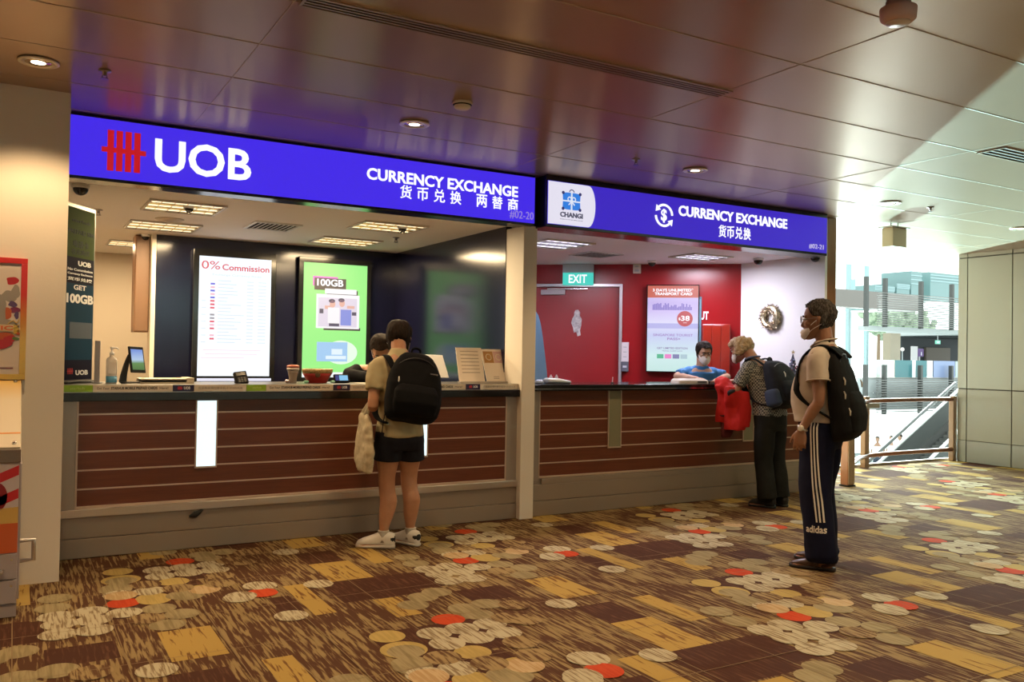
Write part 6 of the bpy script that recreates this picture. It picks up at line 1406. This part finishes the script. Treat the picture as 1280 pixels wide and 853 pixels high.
# ------------------------------------------------------------------ the two clerks
def clerk(px, py, y, rot, label, shirt, skin, mask_m, lean, kk, armz, headyaw, headpitch, sleeve=.95, seed=2, top=None):
    p = ony(px, py, y); h = p.z; r = thing('person', label, 'person', (p.x, y, 0), rot)
    F = HeadFrame((0,lean+.05,h-.215*kk), yaw=headyaw, pitch=headpitch, k=kk); ch = h-.215*kk
    sz = ch-.08
    tor = [((0,-.02,.72),.15,.11),((0,-.02,.80),.158,.115),((0,.0,.92),.15,.105),((0,lean*.45,sz-.22),.160,.110),((0,lean*.7,sz-.10),.170,.105),((0,lean*.82,sz-.02),.150,.088),((0,lean*.88,sz+.03),.09,.068),((0,lean*.92,sz+.055),.058,.054)]
    J = dict(head=F, torso=tor, neck=[(0,lean*.88,sz+.01),(0,lean*.95+.01,sz+.08),(0,lean+.0,ch+.06)],
      arm=[((-.172,lean*.78,sz-.03),(-.27,lean*.8+.05,armz+.02),(-.13,lean+.22,armz)), ((.172,lean*.78,sz-.03),(.27,lean*.8+.05,armz+.02),(.10,lean+.24,armz))],
      hand=[((.4,1,0),(0,0,-1),(1,-.2,0),dict(curl=(.25,.35,.3), L=.92)), ((-.4,1,0),(0,0,-1),(-1,-.2,0),dict(curl=(.25,.35,.3), L=.92))],
      leg=[((-.08,-.02,.78),(-.085,.0,.44),(-.085,-.03,.085)), ((.08,-.02,.78),(.085,.0,.44),(.085,-.03,.085))], foot=[-.1,.1], ar=.044, fl=.235)
    make_person(r, J, skin, .006)
    ps = [lambda b: b.loft(grow(tor, .016, .80, sz-.01), 28, p=2.3), lambda b: b.loft([(V((0,lean*.84,sz)),V((.12,0,0)),V((0,.08,0))),(V((0,lean*.92,sz+.05)),V((.075,0,0)),V((0,.068,0)))], 24)]
    for s in (0, 1):
        sh, el, wr = [V(q) for q in J['arm'][s]]
        if sleeve > .9: ps.append(lambda b, sh=sh, el=el, wr=wr: b.tube([sh, sh*.5+el*.5, el, el*.5+wr*.5, el*.12+wr*.88], [.068,.062,.056,.050,.042], 18, sub=3, dome=False))
        else: ps.append(sl_(sh, el, .7, .066, .062))
    cloth(r, 'jacket' if sleeve > .9 else 'shirt', shirt, ps, .009, 5, (8, .008))
    tp = [lambda b: b.loft([(V((0,-.02,.70)),V((.158,0,0)),V((0,.115,0))),(V((0,-.02,.80)),V((.168,0,0)),V((0,.125,0)))], 26)]
    for s in (0, 1): tp.append(legcloth(*J['leg'][s], [.092,.094,.08,.08,.082]))
    cloth(r, 'trousers', M_drk, tp, .010, 4, (7, .006))
    for s in (0, 1): shoe(r, J['leg'][s][2], J['foot'][s], M_blackm, M_blackm, .265, 'sneaker')
    hair_cap(r, F, M_dark, top or hls, .016, .006, seed); face_bits(r, F, M_dark); face_mask(r, F, mask_m, -.004, .098, .008)
    return r
clerk(469, 417, 7.12, math.radians(172), 'dark-jacketed clerk with blue-grey mask looking down behind the left counter', mat('jacket_dark', (.006,.006,.008), .85, spec=.15), skinmat('skin_clerk', (.36,.18,.10), (.44,.23,.14)), mat('mask_bluegrey', (.12,.13,.24), .7), .20, 1.0, 1.185, -.30, .85)
hlw = lambda a: (.185 if abs(a) < .7 else (.185-(abs(a)-.7)/.5*.07 if abs(a) < 1.2 else max(.045, .115-(abs(a)-1.2)/.6*.07)))
clerk(873.5, 430, 7.12, math.radians(150), 'blue-shirted clerk with white mask sitting behind the right counter', mat('shirt_blue', (.03,.16,.40), .75), skinmat('skin_clerk2', (.42,.24,.16), (.50,.30,.20)), mat('mask_white', 0), .16, .96, 1.18, .10, .25, .7, 6, hlw)
# ------------------------------------------------------------------ three tiny people far below
def tiny(px, py, rot, label, wave):
    p = ony(px, py, 24.4); zf = -3.6; H = p.z-zf; r = thing('person', label, 'person', (p.x, 24.4, zf), rot, None); k = H/1.68
    S = lambda q: tuple(V(q)*k)
    tor = [(S((0,0,.80)),.16*k,.11*k),(S((0,0,.95)),.15*k,.105*k),(S((0,.01,1.12)),.16*k,.11*k),(S((0,.0,1.28)),.17*k,.10*k),(S((0,0,1.36)),.12*k,.08*k),(S((0,0,1.42)),.06*k,.055*k)]
    F = HeadFrame(S((0,.03,1.45)), k=k)
    J = dict(head=F, torso=tor, neck=[S((0,0,1.38)),S((0,0,1.45)),S((0,.01,1.52))],
      arm=[(S((-.17,0,1.32)),S((-.26,.05,1.06)),S((-.30,.20,1.34) if wave else (-.24,.12,.84))), (S((.17,0,1.32)),S((.24,.0,1.04)),S((.22,.14,.82)))],
      hand=[((0,.3,1) if wave else (0,.2,-1),(1,0,0),(0,1,0)), ((0,.2,-1),(-1,0,0),(0,1,0))],
      leg=[(S((-.08,0,.82)),S((-.085,.02,.46)),S((-.085,-.02,.085))), (S((.08,0,.82)),S((.085,.02,.46)),S((.085,-.02,.085)))], foot=[-.1,.1])
    make_person(r, J, skinmat('skin_far', (.40,.22,.14), (.48,.28,.18)), .014)
    ps = [lambda b: b.loft(grow(tor, .016, .94*k, 1.34*k), 24)]
    for s in (0, 1): ps.append(sl_(J['arm'][s][0], J['arm'][s][1], .7, .066, .062))
    cloth(r, 'shirt', mat('far_shirt', (.78,.80,.80), .8), ps, .014, 3, None)
    tp = [lambda b: b.loft([(V(S((0,0,.72))),V((.155,0,0)),V((0,.115,0))),(V(S((0,0,.90))),V((.165,0,0)),V((0,.12,0)))], 22)]
    for s in (0, 1): tp.append(legcloth(*J['leg'][s], [.09,.09,.08,.08,.08]))
    cloth(r, 'trousers', mat('far_trousers', (.05,.06,.09), .8), tp, .014, 3, None)
    hair_cap(r, F, M_dark, hls, .016, .004, 5)
tiny(1097, 546, math.radians(120), 'tiny distant person in white raising a hand below the railing', True)
tiny(1114.5, 545, math.radians(90), 'tiny distant person in white, middle one beside the escalator handrail', False)
tiny(1125.5, 543, math.radians(80), 'tiny distant person in white farthest right, partly behind the escalator handrail', False)
